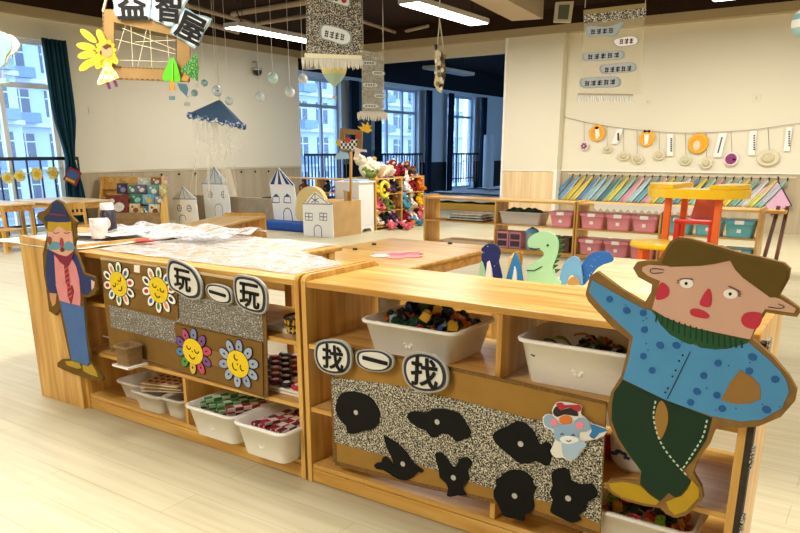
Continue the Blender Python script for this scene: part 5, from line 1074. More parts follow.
# left toy shelf behind the castles, along the far wall
tl = thing('toy_shelf', 'low pine toy shelf with dark and yellow toys behind the card house', 'shelf', (-8.6, 9.9, 0))
for x in (-9.35, -8.4, -7.45): MB().box(x-.015, x+.015, 9.75, 10.1, 0, .74).build('side_panel', W_Z, tl, .003)
for z in (.04, .28, .50, .73): MB().box(-9.33, -7.47, 9.76, 10.09, z-.01, z+.01).build('shelf_board', W_X, tl, .002)
put_plush(6, (-9.15, 9.85, .515), -.2, .62, 'yellow plush toy at the left of the low toy shelf', 'plush toys on the low toy shelf'); put_plush(2, (-8.75, 9.85, .515), .2, .62, 'brown plush toy right of the yellow one on the low toy shelf', 'plush toys on the low toy shelf')
for k in range(4): put_plush([5, 11, 5, 2][k], (-8.2+.2*k, 9.85, .515 if k < 3 else .29), random.uniform(-.3, .3), .6, f'{["black", "purple", "black", "brown"][k]} plush toy on the low shelf, {["first right of the divider","second by the divider","third by the divider","on the middle board"][k]}', 'plush toys on the low toy shelf')
for k in range(5):
    tag(MB().box(-8.28+.17*k, -8.14+.17*k, 9.78, 10.0, .291, .43).build('toy_box', mat(['3A2E38', '5A3A40', '2E3440', '4A4038', '3A2A2A'][k], .7, var=.6, vs=40), bevel=.005), ['dark toy box right of the divider, first on the middle board', 'plum toy box second on the middle board', 'slate toy box third on the middle board', 'olive toy box fourth on the middle board', 'maroon toy box fifth on the middle board'][k], 'box')
# white cabinet
wc = thing('white_cabinet', 'white cabinet with shaped plinth and blue book on top, right of the card house', 'cabinet', (-6.85, 8.85, 0))
MB().box(-7.08, -6.62, 8.66, 9.04, .10, .74).build('body', mat('DDDCDA', .5), wc, .006); MB().box(-7.1, -6.6, 8.64, 9.06, .74, .76).build('top', mat('EDEBE6', .5), wc, .004)
MB().slab([Vector((-6.62, y, z)) for y, z in ((8.66, .1), (8.66, .0), (8.72, .0), (8.76, .05), (8.94, .05), (8.98, 0), (9.04, 0), (9.04, .1))], (1, 0, 0), .02).build('plinth', mat('DDDCDA', .5), wc)
MB().box(-7.06, -6.66, 8.665, 8.68, .0, .1).build('plinth', mat('DDDCDA', .5), wc)
tag(MB().box(-6.95, -6.68, 8.72, 9.0, .761, .785).build('blue_book', mat('8CBAD0', .5), bevel=.004), 'pale blue book lying on the white cabinet', 'book')
# card house (box) and towers
CW = mat('ECEAE4', .7, .2); LN = mat('5A6472', .7); BL = mat('1E4C9C', .6)
def px6(L): return [(200+x/4, 120+y/4) for x, y in L]
PHs = Plane((0, 7.93, 0), (0, -1, 0))
def lines(mb, plane, segs, off=.002, wd=.012):
    for s_ in segs: strip(mb, plane.P(px6(s_), off), plane.n, wd, .002)
hb = thing('card_house', 'brown carton faced with a white card house with arched door', 'card house', (-6.9, 8.2, 0))
c1, c2 = PHs.at(304, 236), PHs.at(333, 237)
MB().box(c1.x+.02, c2.x, 7.945, 8.60, 0, .50).build('carton', mat('B89868', .85, .1, var=.1, vs=6), hb)
MB().slab(PHs.P(px6([(410, 335), (420, 330), (445, 300), (460, 288), (475, 300), (510, 330), (528, 337), (535, 472), (415, 465)])), NY, .012).build('white_front', CW, hb)
f = MB(); lines(f, PHs, [[(410, 335), (528, 337)], [(428, 332), (460, 292), (510, 332)], [(460, 292), (460, 335)], [(445, 312), (475, 330)], [(475, 312), (445, 330)]]+[[(421+dx, 372), (449+dx, 374), (449+dx, 402), (421+dx, 400), (421+dx, 372)] for dx in (0, 58)]+[[(435+dx, 373), (435+dx, 401)] for dx in (0, 58)]+[[(421+dx, 387), (449+dx, 388)] for dx in (0, 58)]+[[(457, 466), (456, 435), (460, 424), (470, 420), (482, 426), (486, 438), (487, 469)]]); f.build('drawn_lines', LN, hb)
cu = tag(MB().slab(smooth(Plane((0, 8.35, 0), NY).P(px6([(385, 330), (390, 300), (410, 275), (440, 265), (470, 275), (490, 300), (500, 335), (495, 400), (390, 400)])), 3), NY, .08).build('arched_cushion', mat('E0C888', .8), bevel=.02), 'pale yellow arched cushion behind the white card house', 'cushion')
PT = Plane((0, 8.45, 0), (0, -1, 0))
tw = thing('card_tower', 'white card tower with blue and white striped roof', 'card tower', PT.at(287, 223))
MB().slab(PT.P(px6([(278, 256), (375, 260), (400, 418), (300, 410)])), NY, .015).build('wall', CW, tw)
MB().slab(PT.P(px6([(312, 190), (377, 262), (276, 256)])), NY, .015).build('roof', CW, tw)
f = MB()
for a, b_ in ((276, 292), (308, 322), (340, 356)): f.slab(PT.P(px6([(312, 190), (b_+4, 258), (a+4, 257)]), .002), NY, .002)
f.slab(PT.P(px6([(368, 262), (377, 262), (312, 190)]), .002), NY, .002); f.build('roof_stripes', mat('24407C', .7), tw)
f = MB(); lines(f, PT, [[(290, 330), (292, 308), (304, 296), (316, 308), (318, 330), (290, 330)], [(335, 330), (337, 308), (349, 296), (361, 308), (364, 332), (335, 330)], [(336, 410), (334, 370), (340, 356), (350, 352), (360, 358), (366, 372), (372, 414)]], wd=.014)
f.slab(PT.P(px6([(292, 308), (304, 296), (316, 308)]), .003), NY, .002); f.slab(PT.P(px6([(337, 308), (349, 296), (361, 308)]), .003), NY, .002); f.build('drawn_windows', mat('2C4C80', .7), tw)
bm = thing('blue_mat', 'deep blue padded mat under the striped-roof tower', 'mat', (-7.6, 8.6, 0))
MB().box(-8.25, -7.05, 8.20, 8.75, 0, .14).build('pad', BL, bm, .04)
def tower(L, roof, wins, door, y, label, m_=CW):
    p = Plane((0, y, 0), NY); q = lambda A: [(160+a/5.714, 160+b_/5.714) for a, b_ in A]
    t = thing('card_tower', label, 'card tower', p.at(*q([L[2]])[0]))
    MB().slab(p.P(q(L)), NY, .015).build('wall', m_, t); MB().slab(p.P(q(roof)), NY, .015).build('roof', mat('CFD2D2', .7), t)
    f = MB(); ap = roof[0]
    for k in (.25, .5, .75): strip(f, p.P(q([ap, (roof[2][0]+(roof[1][0]-roof[2][0])*k, roof[2][1]+(roof[1][1]-roof[2][1])*k)]), .002), NY, .01, .002)
    strip(f, p.P(q([roof[1], roof[2]]), .002), NY, .012, .002)
    for c_ in wins:
        strip(f, [p.loc(p.at(*q([c_])[0], .002), .052*math.cos(a), .052*math.sin(a)) for a in [2*math.pi*k/14 for k in range(15)]], NY, .014, .002)
        strip(f, p.P(q([(c_[0]-14, c_[1]), (c_[0]+14, c_[1])]), .002), NY, .008, .002); strip(f, p.P(q([(c_[0], c_[1]-14), (c_[0], c_[1]+14)]), .002), NY, .008, .002)
    strip(f, p.P(q(door), .002), NY, .012, .002); f.build('drawn_lines', mat('6A7A88', .7), t)
    return t
tower([(242, 135), (388, 138), (412, 400), (268, 400)], [(308, 38), (392, 138), (240, 135)], [(286, 198), (362, 198)], [(316, 320), (313, 270), (322, 255), (338, 250), (352, 258), (358, 275), (360, 322)], 8.3, 'tall white card tower with round windows, middle of the three towers')
tower([(75, 222), (205, 224), (225, 400), (95, 400)], [(128, 152), (210, 224), (70, 222)], [(110, 275), (166, 277)], [(112, 345), (113, 322), (122, 314), (138, 316), (146, 328), (148, 345)], 7.9, 'small white card tower, leftmost beside the book display')
tag(MB().box(-10.3, -8.25, 8.50, 8.56, 0, .46).build('carton_wall', mat('A8977C', .85, var=.12, vs=8)), 'grey-brown carton wall behind the two white card towers', 'carton')
tag(MB().box(-9.2, -8.3, 8.0, 8.32, 0, .10).build('blue_mat', BL, bevel=.03) , 'blue padded mat in front of the tall card tower', 'mat')
for k, (x, c_, l) in enumerate([(-9.35, '2E2A2C', 'dark toy crate on the floor between the towers'), (-9.1, '4A1E22', 'maroon toy bag beside the dark crate')]):
    tag(MB().box(x-.12, x+.12, 9.75, 10.0, .75, .95).build('toy_crate', mat(c_, .8, var=.4, vs=20), bevel=.02), l.replace('on the floor between the towers', 'on the low toy shelf, left end').replace('beside the dark crate', 'beside the dark crate on the low toy shelf'), 'crate') if False else None
tag(MB().box(-9.9, -9.55, 9.9, 10.15, 0, .36).build('toy_crate', mat('3A3634', .8, var=.4, vs=20), bevel=.02), 'dark crate on the floor between the towers', 'crate')
tag(MB().ball((-9.35, 9.55, .14), (.22, .15, .14), 12).build('toy_bag', mat('5A2028', .8, var=.4, vs=12)), 'maroon bag on the floor left of the striped tower', 'bag')
# row of small black knobs under the left wall trim
for k in range(9):
    y = 8.3+.38*k; t_ = tag(MB().ball((XL+.045, y, .80), (.02, .02, .022), 8).build('wall_hook', METAL_BLACK), 'small black hook below the left wall ledge', 'hook', 'hooks on the left wall panelling')
# sign on the pole by the card house
sp = thing('pole_sign', 'wooden pole sign with checked card frame and yellow star flower', 'sign', (-6.8, 8.5, 0))
PP = Plane((0, 8.35, 0), NY); q = lambda L: [(320+x/4.443, 115+y/4.443) for x, y in L]
a, b2 = PP.at(351, 155), PP.at(350.5, 196); b0 = pY(351, 218, 8.35)
MB().beam(PP.at(351, 150, .0), (b2.x, 8.35, .501), .035, .02).build('pole', W_Z, sp)
o = MB(); fr = PP.P(q([(90, 58), (188, 68), (185, 165), (85, 160)]), .012); inn = PP.P(q([(110, 84), (158, 88), (156, 118), (108, 112)]), .012)
for i in range(4): o.slab([fr[i], fr[(i+1) % 4], inn[(i+1) % 4], inn[i]], NY, .012)
o.build('card_frame', CARD_L, sp)
m, nt, b = ntree('black_white_check'); tc = nt.nodes.new('ShaderNodeTexCoord'); ck = nt.nodes.new('ShaderNodeTexChecker'); ck.inputs['Scale'].default_value = 26; ck.inputs[1].default_value = srgb('141414'); ck.inputs[2].default_value = srgb('EDEBE6')
mpp = nt.nodes.new('ShaderNodeMapping'); mpp.inputs['Scale'].default_value = (1, .001, 1); nt.links.new(tc.outputs['Object'], mpp.inputs[0]); nt.links.new(mpp.outputs[0], ck.inputs[0]); nt.links.new(ck.outputs[0], b.inputs['Base Color'])
def sp_(name, L, m_, off, n=0): return MB().slab(smooth(PP.P(q(L), off), n) if n else PP.P(q(L), off), NY, .006).build(name, m_, sp)
sp_('checked_cloth', [(88, 115), (165, 108), (160, 158), (85, 150)], m, .02)
sp_('red_patch', [(110, 105), (125, 100), (135, 112), (128, 125), (112, 122)], mat('D04030', .6), .028, 2)
sp_('blue_patch', [(75, 170), (95, 165), (125, 168), (130, 195), (60, 198)], mat('A8C8DC', .6), .018)
sp_('yellow_patch', [(72, 110), (90, 108), (88, 140), (70, 130)], mat('D8B838', .6), .024)
sp_('ribbon', [(150, 140), (175, 150), (205, 155), (208, 165), (180, 162), (165, 190), (150, 185), (155, 165)], mat('EBD9CC', .6), .03)
sp_('star_flower', [(165, 50), (190, 52), (185, 34), (202, 46), (212, 30), (214, 50), (230, 44), (220, 60), (232, 68), (212, 80), (190, 72)], mat('F0BE22', .6), .03)
sp_('red_knot', [(160, 85), (178, 88), (178, 105), (160, 102)], mat('C04838', .6), .03, 2)
sp_('card_arrow', [(125, 340), (150, 345), (148, 440), (130, 460), (118, 440)], CARD_L, .012) if False else None
tag(MB().slab(Plane((-6.56, 0, 0), (1, 0, 0)).P([(344, 190), (350, 192), (353, 213), (349, 218), (346, 214)]), (1, 0, 0), .01).build('card_strip', CARD_L), 'narrow card strip leaning on the side of the brown carton', 'card strip')
# ================================================================ things hanging from the ceiling
STR_M = mat('B8B09A', .8)
def cord(parent, a, b, r=.003, name='string', m_=None): return MB().tube([a, b], r, 5).build(name, m_ or STR_M, parent)
# ---- lettered card frame
PSN = Plane((-5.43, 4.2, 2.1), HN); HU = PSN.u
q = lambda L: [(70+x/5.607, y/5.607) for x, y in L]
sf = thing('card_frame_sign', 'cardboard frame with net strings and lettering hanging at the upper left', 'hanging sign', PSN.at(146, 45))
out_, inn = PSN.P([(102.5, 9), (190, 13), (189.5, 82), (103, 79)]), PSN.P([(113.5, 22), (177, 36.5), (177, 68.5), (115, 66)])
b_ = MB()
for i in range(4): b_.slab([out_[i], out_[(i+1) % 4], inn[(i+1) % 4], inn[i]], HN, .02)
b_.build('frame', CARD_L, sf)
b_ = MB()
for a, c in (((114, 24), (114.8, 65)), ((176, 38), (176, 67)), ((116, 67), (176, 69.5)), ((103.5, 12), (103.8, 78)), ((104, 78), (188, 81)), ((188.5, 60), (188.8, 80))): dashes([a, c], PSN, .002, .008, b_, n=16, duty=.6)
b_.build('stitched_edge', mat('4E3C22', .8), sf)
for a, c in (((126, 24), (115, 60)), ((131, 26), (133, 66)), ((147, 28), (138, 66)), ((150, 28), (152, 68)), ((167, 34), (170, 68)), ((115, 39), (176, 54)), ((115, 60), (177, 62)), ((135, 42), (176, 40)), ((122, 28), (176, 50))): cord(sf, PSN.at(*a, -.01), PSN.at(*c, -.01), .0028, 'net_string', mat('D6CBA8', .8))
cord(sf, PSN.at(103, 12), PSN.at(118, -50), .012, 'hanging_rope', mat('CFC2A0', .9)); cord(sf, PSN.at(185, 12), PSN.at(181, -50), .006, 'hanging_rope', mat('CFC2A0', .9))
def letter(name_lab, L, ch, gc, gs, rot, sx=1):
    t = thing('lettered_card', name_lab, 'lettered card', PSN.at(*gc, .02)); P = PSN.P(q(L), .022); ctr = sum(P, Vector())/len(P)
    MB().slab([ctr+(p-ctr)*1.1 for p in smooth(P, 2)], HN, .018).build('rim', mat('8FA8B0', .6), t)
    MB().slab([ctr+(p-ctr)*.97+HN*.002 for p in smooth(P, 2)], HN, .002).build('face', mat('E8ECEC', .6), t)
    glyph('big_character', ch, INK, t, PSN.at(*gc, .028), HU, Vector((0, 0, 1)), gs, .004, .028, rot, sx)
letter('lettered card with the first big black character on the hanging frame, leftmost', [(262, -40), (440, -45), (448, 60), (430, 105), (350, 98), (265, 85), (255, 30)], '益', (131.5, 4.5), .235, 0, 1.05)
letter('lettered card with the middle big black character on the hanging frame', [(478, -60), (650, -30), (640, 20), (575, 138), (510, 120), (458, 95), (462, 20)], '智', (168, 7.5), .235, -.12, 1.0)
letter('lettered card with the last big black character, tilted at the right corner of the frame', [(645, 52), (700, 85), (784, 108), (745, 175), (698, 262), (640, 220), (570, 180), (605, 120)], '屋', (190.5, 28), .225, -.45, 1.0)
# sunflower girl
gq = thing('flower_girl_cutout', 'sunflower-headed card girl in yellow checked dress on the left of the frame', 'cutout', PSN.at(104, 60, .04))
fc = PSN.at(106, 50, .035); YP2 = mat('E8B428', .6, var=.12, vs=12)
for k, (x, y) in enumerate([(107, 205), (172, 205), (95, 262), (98, 305), (97, 360), (140, 335), (190, 340), (215, 335), (240, 325), (165, 350)]):
    b0 = PSN.at(*q([(x, y)])[0], .034); d = b0-fc; L = d.length
    MB().slab(ell(PSN, b0+d*.05, .080 if L > .12 else .055, .030, 14, math.atan2(d.dot(PSN.w), d.dot(PSN.u)), .001*(k % 3)), HN, .004).build('petal', YP2, gq)
b_ = MB()
for k in range(12): b_.slab(ell(PSN, PSN.loc(fc, .055*math.cos(k*.524), .055*math.sin(k*.524)), .035, .02, 10, k*.524, .004), HN, .003)
b_.build('inner_petals', mat('E8A818', .6), gq)
MB().slab(ell(PSN, PSN.at(106.5, 50.5, .042), .052, .055, 18), HN, .004).build('face', mat('B08A5E', .6), gq)
b_ = MB(); b_.slab(PSN.P(q([(180, 262), (205, 245), (228, 250), (232, 262), (210, 268), (200, 278)]), .046), HN, .003); b_.slab(PSN.P(q([(167, 282), (176, 285), (176, 305), (167, 306)]), .046), HN, .003)
b_.build('brown_hair', mat('4A2E1A', .7), gq)
CHK = checked('yellow_check', 'E8C030', '', 'F4EED8')
MB().slab(PSN.P(q([(190, 375), (235, 378), (256, 400), (275, 435), (240, 450), (155, 478), (152, 460), (175, 400)]), .038), HN, .004).build('dress', CHK, gq)
MB().slab(PSN.P(q([(190, 345), (215, 350), (255, 400), (240, 410), (205, 385)]), .042), HN, .003).build('arms', mat('EBCB7A', .6), gq)
for L in ([(200, 464), (218, 460), (230, 498), (215, 500)], [(238, 452), (256, 448), (270, 484), (256, 488)]): MB().slab(PSN.P(q(L), .036), HN, .004).build('leg', mat('5E1E4E', .7), gq)
TR1 = mat('58C018', .6, var=.15, vs=10)
t1_ = thing('tree_cutout', 'bright green card tree at the lower right of the hanging frame', 'cutout', PSN.at(172, 80, .03))
MB().slab(smooth(PSN.P(q([(575, 318), (600, 365), (618, 440), (610, 458), (560, 452), (520, 450), (525, 410), (550, 355)]), .034), 2), HN, .006).build('crown', TR1, t1_)
MB().slab(PSN.P(q([(565, 450), (582, 452), (588, 505), (558, 505)]), .032), HN, .006).build('trunk', mat('B88430', .7), t1_)
MB().beam(PSN.at(172.5, 62, .041), PSN.at(172.5, 80, .041), .006, .004).build('vein', mat('A8E060', .6), t1_)
t2_ = thing('tree_cutout', 'dark green glittery card tree tilted beside the bright green one', 'cutout', PSN.at(190, 75, .03))
MB().slab(PSN.P(q([(712, 293), (722, 380), (716, 456), (670, 430), (618, 398), (660, 345)]), .03), HN, .006).build('crown', mottle('green_glitter', ('1E5A1E', '3E8A2E', 'A8D890'), 120, .45, .66), t2_)
MB().slab(PSN.P(q([(640, 415), (672, 430), (655, 458), (620, 450)]), .028), HN, .006).build('trunk', mat('B08040', .7), t2_)
# ---- glass balls and small hanging bits
GB = mat('DDE8E6', .15, .8, alpha=.75); GB2 = mat('8FC4C8', .2, .7, alpha=.8)
def hang_ball(x, y, r, X, m_, label, patch='3E6A9A'):
    pl_ = Plane((X, X*-.9-.4, 0), HN) if False else Plane((-6.9, 7.6, 0), HN)
    c = pl_.at(x, y); t = thing('glass_ball', label, 'hanging ball', c, 'balls hanging on threads')
    MB().ball(c, r, 18).build('ball', m_, t); cord(t, c+Vector((0, 0, r)), Vector((c.x, c.y, ZC)), .0025, 'thread', mat('E8E4D8', .8))
    MB().ball(c+HN*r*.55+HU*r*.25, (r*.45, r*.45, r*.4), 8).build('painted_patch', mat(patch, .5), t)
    return t
for x, y, r, m_, l, p in ((204.5, 83, .045, GB2, 'pale teal ball right of the dark green tree', 'DDE8EA'), (217, 91, .07, GB, 'glass ball with blue patch just above the blue umbrella', '3A5A8A'), (229, 101, .055, GB, 'pale glass ball right of the umbrella tip', '9AC0B0'), (194.5, 93, .045, GB2, 'small teal ball left above the umbrella', '4A8AA0'),
                       (260, 97, .065, GB, 'pale glass ball under the camera dome', 'C8D0D0'), (273, 78, .072, mat('B8D8CC', .4, .4), 'mint ball high between camera dome and speckled banner', 'E0EEE8'), (290, 92, .07, GB, 'pale glass ball by the wall corner', 'B0B4D0'), (303, 79, .065, GB, 'pale glass ball left of the hanging hot-air balloon', 'D88A70')):
    hang_ball(x, y, r, 0, m_, l, p)
PGB = Plane((-6.9, 7.6, 0), HN)
t = thing('paper_bird', 'blue and white paper shape hanging below the card trees', 'paper shape', PGB.at(187, 88))
MB().slab(PGB.P([(177, 83), (186, 84), (192, 96), (187, 97), (180, 90)]), HN, .01).build('blue_wing', mat('6FA0B8', .6), t); MB().slab(PGB.P([(190, 80), (198, 82), (194, 92), (190, 97), (187, 96)], .01), HN, .01).build('white_wing', WHITE, t); cord(t, PGB.at(188, 84), PGB.at(188, 20), .0025)
for x, y, l in ((172, 98, 'tiny blue paper tag under the bright green tree'), (187, 104, 'tiny white paper tag above the umbrella edge')):
    t = thing('paper_tag', l, 'paper tag', PGB.at(x, y)); MB().slab(PGB.P([(x-3, y-2), (x+3, y-2), (x+3, y+2), (x-3, y+2)]), HN, .006).build('tag', mat('8AB4C8' if x < 180 else 'C8CCC0', .6), t); cord(t, PGB.at(x, y-2), PGB.at(x, y-70), .002)
# ---- blue umbrella
uc = PGB.at(217, 121); um = thing('fabric_umbrella', 'blue umbrella canopy with white lace strands hanging over the white card towers', 'umbrella', uc)
R_ = .37; n_ = 24; B_ = MB(); axis = Matrix.Rotation(-.20, 3, HN)
B_.lathe(uc, [(R_, 0), (R_*.97, .03), (.03, .26), (.01, .27)], n_, M=axis, cap=False).build('canopy', mat('4F6C8C', .8), um, solid=.006)
rg = []
for i in range(60):
    a = 2*math.pi*i/60; p = uc+axis @ Vector((R_*math.cos(a), R_*math.sin(a), .0+.02*math.sin(i*1.7))); rr = .026+.006*math.sin(i*2.3)
    d = axis @ Vector((math.cos(a), math.sin(a), 0)); w_ = axis @ Vector((0, 0, 1)); rg.append([p+rr*(math.cos(b)*d+math.sin(b)*w_) for b in [2*math.pi*k/8 for k in range(8)]])
MB().rings(rg, 0, False, closed=True).build('ruffle', mottle('blue_white_ruffle', ('1E3A78', '5A7CB0', 'E0E6EE'), 22, .42, .58), um)
tip = uc+axis @ Vector((0, 0, .27)); cord(um, tip, Vector((tip.x, tip.y, ZC)), .004, 'cord')
MB().sheet(lambda u, v: uc+axis @ Vector((R_*.9*math.cos(6.283*u), R_*.9*math.sin(6.283*u), 0))+Vector((0, 0, -.01-.30*v-.03*math.sin(u*40)*v)), 48, 6).build('net_skirt', mat('E6E2D8', .8, alpha=.10), um)
for k, (x0, x1, y1, w_) in enumerate([(197, 196, 205, .012), (207, 209, 200, .035), (214, 214, 160, .05), (212, 231, 195, .05), (236, 218, 178, .012), (226, 237, 190, .012), (216, 226, 200, .03), (203, 190, 190, .01)]):
    a, c = PGB.at(x0, 122, .05), PGB.at(x1, y1, .05)
    B_ = MB().sheet(lambda u, v: a.lerp(c, v)+HU*w_*(u-.5)*(1+.2*math.sin(v*60)), 2, 40); B_.build('lace_strand', mat('EDE8D8', .8, alpha=.38), um)
a = PGB.at(228, 168, .05); MB().slab(PGB.P([(224, 168), (230, 168), (237.5, 196), (229, 197)], .05), HN, .004).build('lace_panel', mat('E2DAC8', .8, alpha=.6), um)
# ---- camera dome on the wall
cd_ = thing('dome_camera', 'black dome camera on a bracket on the left wall, between the hanging balls', 'camera', (XL+.1, 10.8, 2.7)); c = pX(257.5, 71, XL+.16)
MB().lathe(c, [(.01, -.09), (.06, -.07), (.085, -.02), (.085, .01)], 18).build('dome', mat('101214', .3, .6), cd_); MB().lathe(c, [(.09, .01), (.09, .05), (.02, .06), (.02, .16)], 18).build('housing', mat('C8C4BA', .5), cd_); MB().tube([c+Vector((0, 0, .16)), c+Vector((-.16, 0, .18))], .02, 8).build('bracket', mat('B8B0A0', .5), cd_)
# ---- speckled banners
def marks(mb, plane, P0, P1, h, n, off, m=0):                       # small dark strokes, too blurred to be read
    a, b2 = plane.at(*P0, off), plane.at(*P1, off); d = (b2-a); L = d.length; d.normalize(); w_ = plane.n.cross(d)
    for k in range(n):
        c = a+d*L*(k+.5)/n; s = L/n*.36
        for j, (dx, dy, hx, hy) in enumerate([(0, .5, 1, .12), (0, 0, .9, .12), (0, -.6, 1, .12), ((-.5, .5, 0)[k % 3], 0, .14, .9), ((.5, 0, -.4)[k % 3], -.2, .14, .7)]):
            o = c+d*dx*s+w_*dy*h*.5; mb.slab([o+d*hx*s*a_+w_*hy*h*.5*b_ for a_, b_ in ((-1, -1), (1, -1), (1, 1), (-1, 1))], plane.n, .002, m)
def plaque(parent, plane, L, mk, n, h, off=.012, face='DDE2DE'):
    P = smooth(plane.P(L, off), 3); ctr = sum(P, Vector())/len(P)
    o = MB().slab([ctr+(p-ctr)*1.12-plane.n*.002 for p in P], plane.n, .006).build('plaque', mat('8E9C9C', .6), parent); f = MB().slab(P, plane.n, .005)
    f.m = [0]*len(f.f); marks(f, plane, *mk, h, n, off+.002, 1); f.build('plaque_face', [mat(face, .6), INK], o)
def fringe(parent, plane, x0, x1, ya, yb, slope, n, m_, r=.006):
    for k in range(n):
        x = x0+(x1-x0)*k/(n-1); y = ya+slope*(x-x0); p = plane.at(x, y, .0); L_ = (yb-ya)*(.8+.3*random.random())
        e = plane.at(x+random.uniform(-1.2, 1.2), y+L_, .01)
        MB().tube([p, p.lerp(e, .5)+plane.n*.012, e], r, 5, taper=[1, .9, .5]).build('fringe_tassel', m_, parent)
P1_ = Plane((-4.57, 5.64, 0), HN)
bn1 = thing('speckled_banner', 'large speckled black and white banner with plaques, top centre beside the left lamp', 'banner', P1_.at(333, 30))
MB().slab(P1_.P([(306, -40), (361, -40), (362, 54), (349, 55), (306, 53)]), HN, .006).build('cloth', LACE_BW, bn1)
MB().slab(P1_.P([(304.5, 53), (362, 55.5), (362, 60), (304.5, 58)], .003), HN, .01).build('cream_hem', mat('E8E2C0', .8), bn1)
fringe(bn1, P1_, 302, 362, 57.5, 68, .03, 46, mat('DDD8C8', .9), .007)
plaque(bn1, P1_, [(323, 26), (334, 27), (346, 31), (350, 36), (349, 42), (342, 44), (330, 40), (322, 37)], ((324, 33), (345, 37.5)), 4, .07)
plaque(bn1, P1_, [(320, -6), (335, -8), (347, -4), (349, 3), (347, 6), (340, 4), (328, 0)], ((324, -3), (339, -1)), 3, .05)
MB().slab(ell(P1_, P1_.at(344, .5, .016), .025, .022, 12), HN, .003).build('red_dot', mat('A81E3E', .6), bn1)
for x in (308, 359): cord(bn1, P1_.at(x, -38), Vector((P1_.at(x, -38).x, P1_.at(x, -38).y, ZC)))
P2_ = Plane((-6.2, 7.6, 0), HN)
bn2 = thing('speckled_banner', 'narrow grey speckled banner with small white plaques before the dark opening', 'banner', P2_.at(372, 85))
MB().slab(P2_.P([(361.5, 50), (384, 54), (384, 113), (362, 113)]), HN, .005).build('cloth', LACE_GREY, bn2)
for (x0, y0, x1) in ((363, 61, 375), (373, 71, 383), (364, 83, 376), (375, 94, 384), (364, 104, 377)):
    plaque(bn2, P2_, [(x0, y0), (x1, y0+.5), (x1+.5, y0+4), (x0+.3, y0+3.6)], ((x0+1, y0+1.8), (x1-1, y0+2.2)), 4, .03)
fringe(bn2, P2_, 358, 387, 112.5, 120, .03, 30, mat('E8E4D6', .9), .01)
MB().slab(P2_.P([(360, 111), (386, 112), (387, 115), (358, 115)], .006), HN, .008).build('hem', mat('DDD8C8', .8), bn2)
for x in (363, 383): cord(bn2, P2_.at(x, 52), Vector((P2_.at(x, 52).x, P2_.at(x, 52).y, ZC)))
P3_ = Plane((0, 6.0, 0), NY)
bn3 = thing('lace_banner', 'sheer lace banner with dark top band and five plaques before the cream wall', 'banner', P3_.at(613, 50))
MB().slab(P3_.P([(584, 22), (645, 14), (641, 94), (579, 94)]), NY, .003).build('sheer_lace', mat('CFC4A0', .8, alpha=.16, var=.2, vs=60), bn3)
MB().slab(P3_.P([(583.5, 15), (646, 7.5), (645.5, 17), (584, 23.5)], .002), NY, .006).build('dark_band', LACE_BW, bn3)
MB().slab(P3_.P([(583.5, 10), (646, 3), (646, 8), (583.5, 15)], .001), NY, .006).build('tan_band', mat('8A7A4E', .8), bn3)
for x in (585, 645): cord(bn3, P3_.at(x, 8), Vector((P3_.at(x, 8).x, 6.0, ZC)))
for L, mk, n, fc_ in (([(587.5, 28), (593, 26), (605, 27), (614, 25), (620, 22.5), (621.5, 24), (617, 32), (613, 35.5), (603, 35), (590, 36)], ((590, 32), (614, 30)), 4, '9AA2A6'), ([(614, 41), (620, 38), (632, 36.5), (637, 39), (636, 43.5), (628, 45.5), (618, 46)], ((619, 41.5), (634, 40.5)), 3, 'E4DCDA'),
    ([(585, 54), (600, 52.5), (617, 51), (622, 53), (621, 58), (612, 59.5), (595, 60.5), (586, 60)], ((587, 57), (620, 54.5)), 5, 'A4AAAC'), ([(602, 66), (615, 64), (630, 63), (634.5, 66), (632, 71), (618, 72.5), (604, 73)], ((604, 70), (632, 68)), 5, 'A4AAAC'), ([(582, 80), (590, 78), (610, 77), (617.5, 78.5), (617, 86), (600, 87), (584, 87)], ((584, 83.5), (616, 81.5)), 5, 'A4AAAC')):
    plaque(bn3, P3_, L, mk, n, .045, .012, fc_)
MB().slab(P3_.P([(577.5, 93), (633, 94), (633, 96), (577.5, 95.2)], .004), NY, .006).build('hem', mat('A89C80', .8), bn3)
fringe(bn3, P3_, 578, 632, 95, 102, .0, 34, mat('E0E2DE', .9, alpha=.6), .005)
# ---- hot-air balloons
def balloon(cx, cy, rx, ry, plane, cols, label, y1):
    c = plane.at(cx, cy); s = (plane.at(cx+1, cy)-c).length; rr, hh = rx*s, ry*s
    t = thing('hanging_balloon', label, 'hanging balloon', c); n_ = 24
    prof = [(.12, -1.15), (.25, -1.0), (.55, -.75), (.88, -.30), (1, .08), (.9, .50), (.6, .82), (.25, .97), (.03, 1)]
    B_ = MB().lathe(c, [(a*rr, b2*hh) for a, b2 in prof], n_)
    zs = [c.z+b2*hh for a, b2 in prof]
    for i, f in enumerate(B_.f):
        zc = sum(B_.v[k].z for k in f)/len(f); u = (zc-c.z)/hh; B_.m[i] = 0 if u > .05 else 1 if u > -.2 else 2
    B_.build('envelope', [mat(k, .5, .3, alpha=.9) for k in cols], t)
    cord(t, Vector((c.x, c.y, c.z+hh)), Vector((c.x, c.y, ZC)), .003)
    zb = plane.at(cx, y1).z
    for a in (-.1, .1): MB().tube([(c.x+a*rr, c.y, c.z-1.1*hh), (c.x+a*rr*.8, c.y, zb)], .003, 5).build('basket_string', STR_M, t)
    MB().box(c.x-.13*rr, c.x+.13*rr, c.y-.13*rr, c.y+.13*rr, zb-.03, zb).build('basket', mat('C8B890', .8), t)
balloon(334, 70, 13, 13.5, Plane((-5.2, 6.0, 0), HN), ['DCE2D2', 'E6D890', 'B4D2C4'], 'pale balloon with a yellow band hanging in front of the speckled banner fringe', 96)
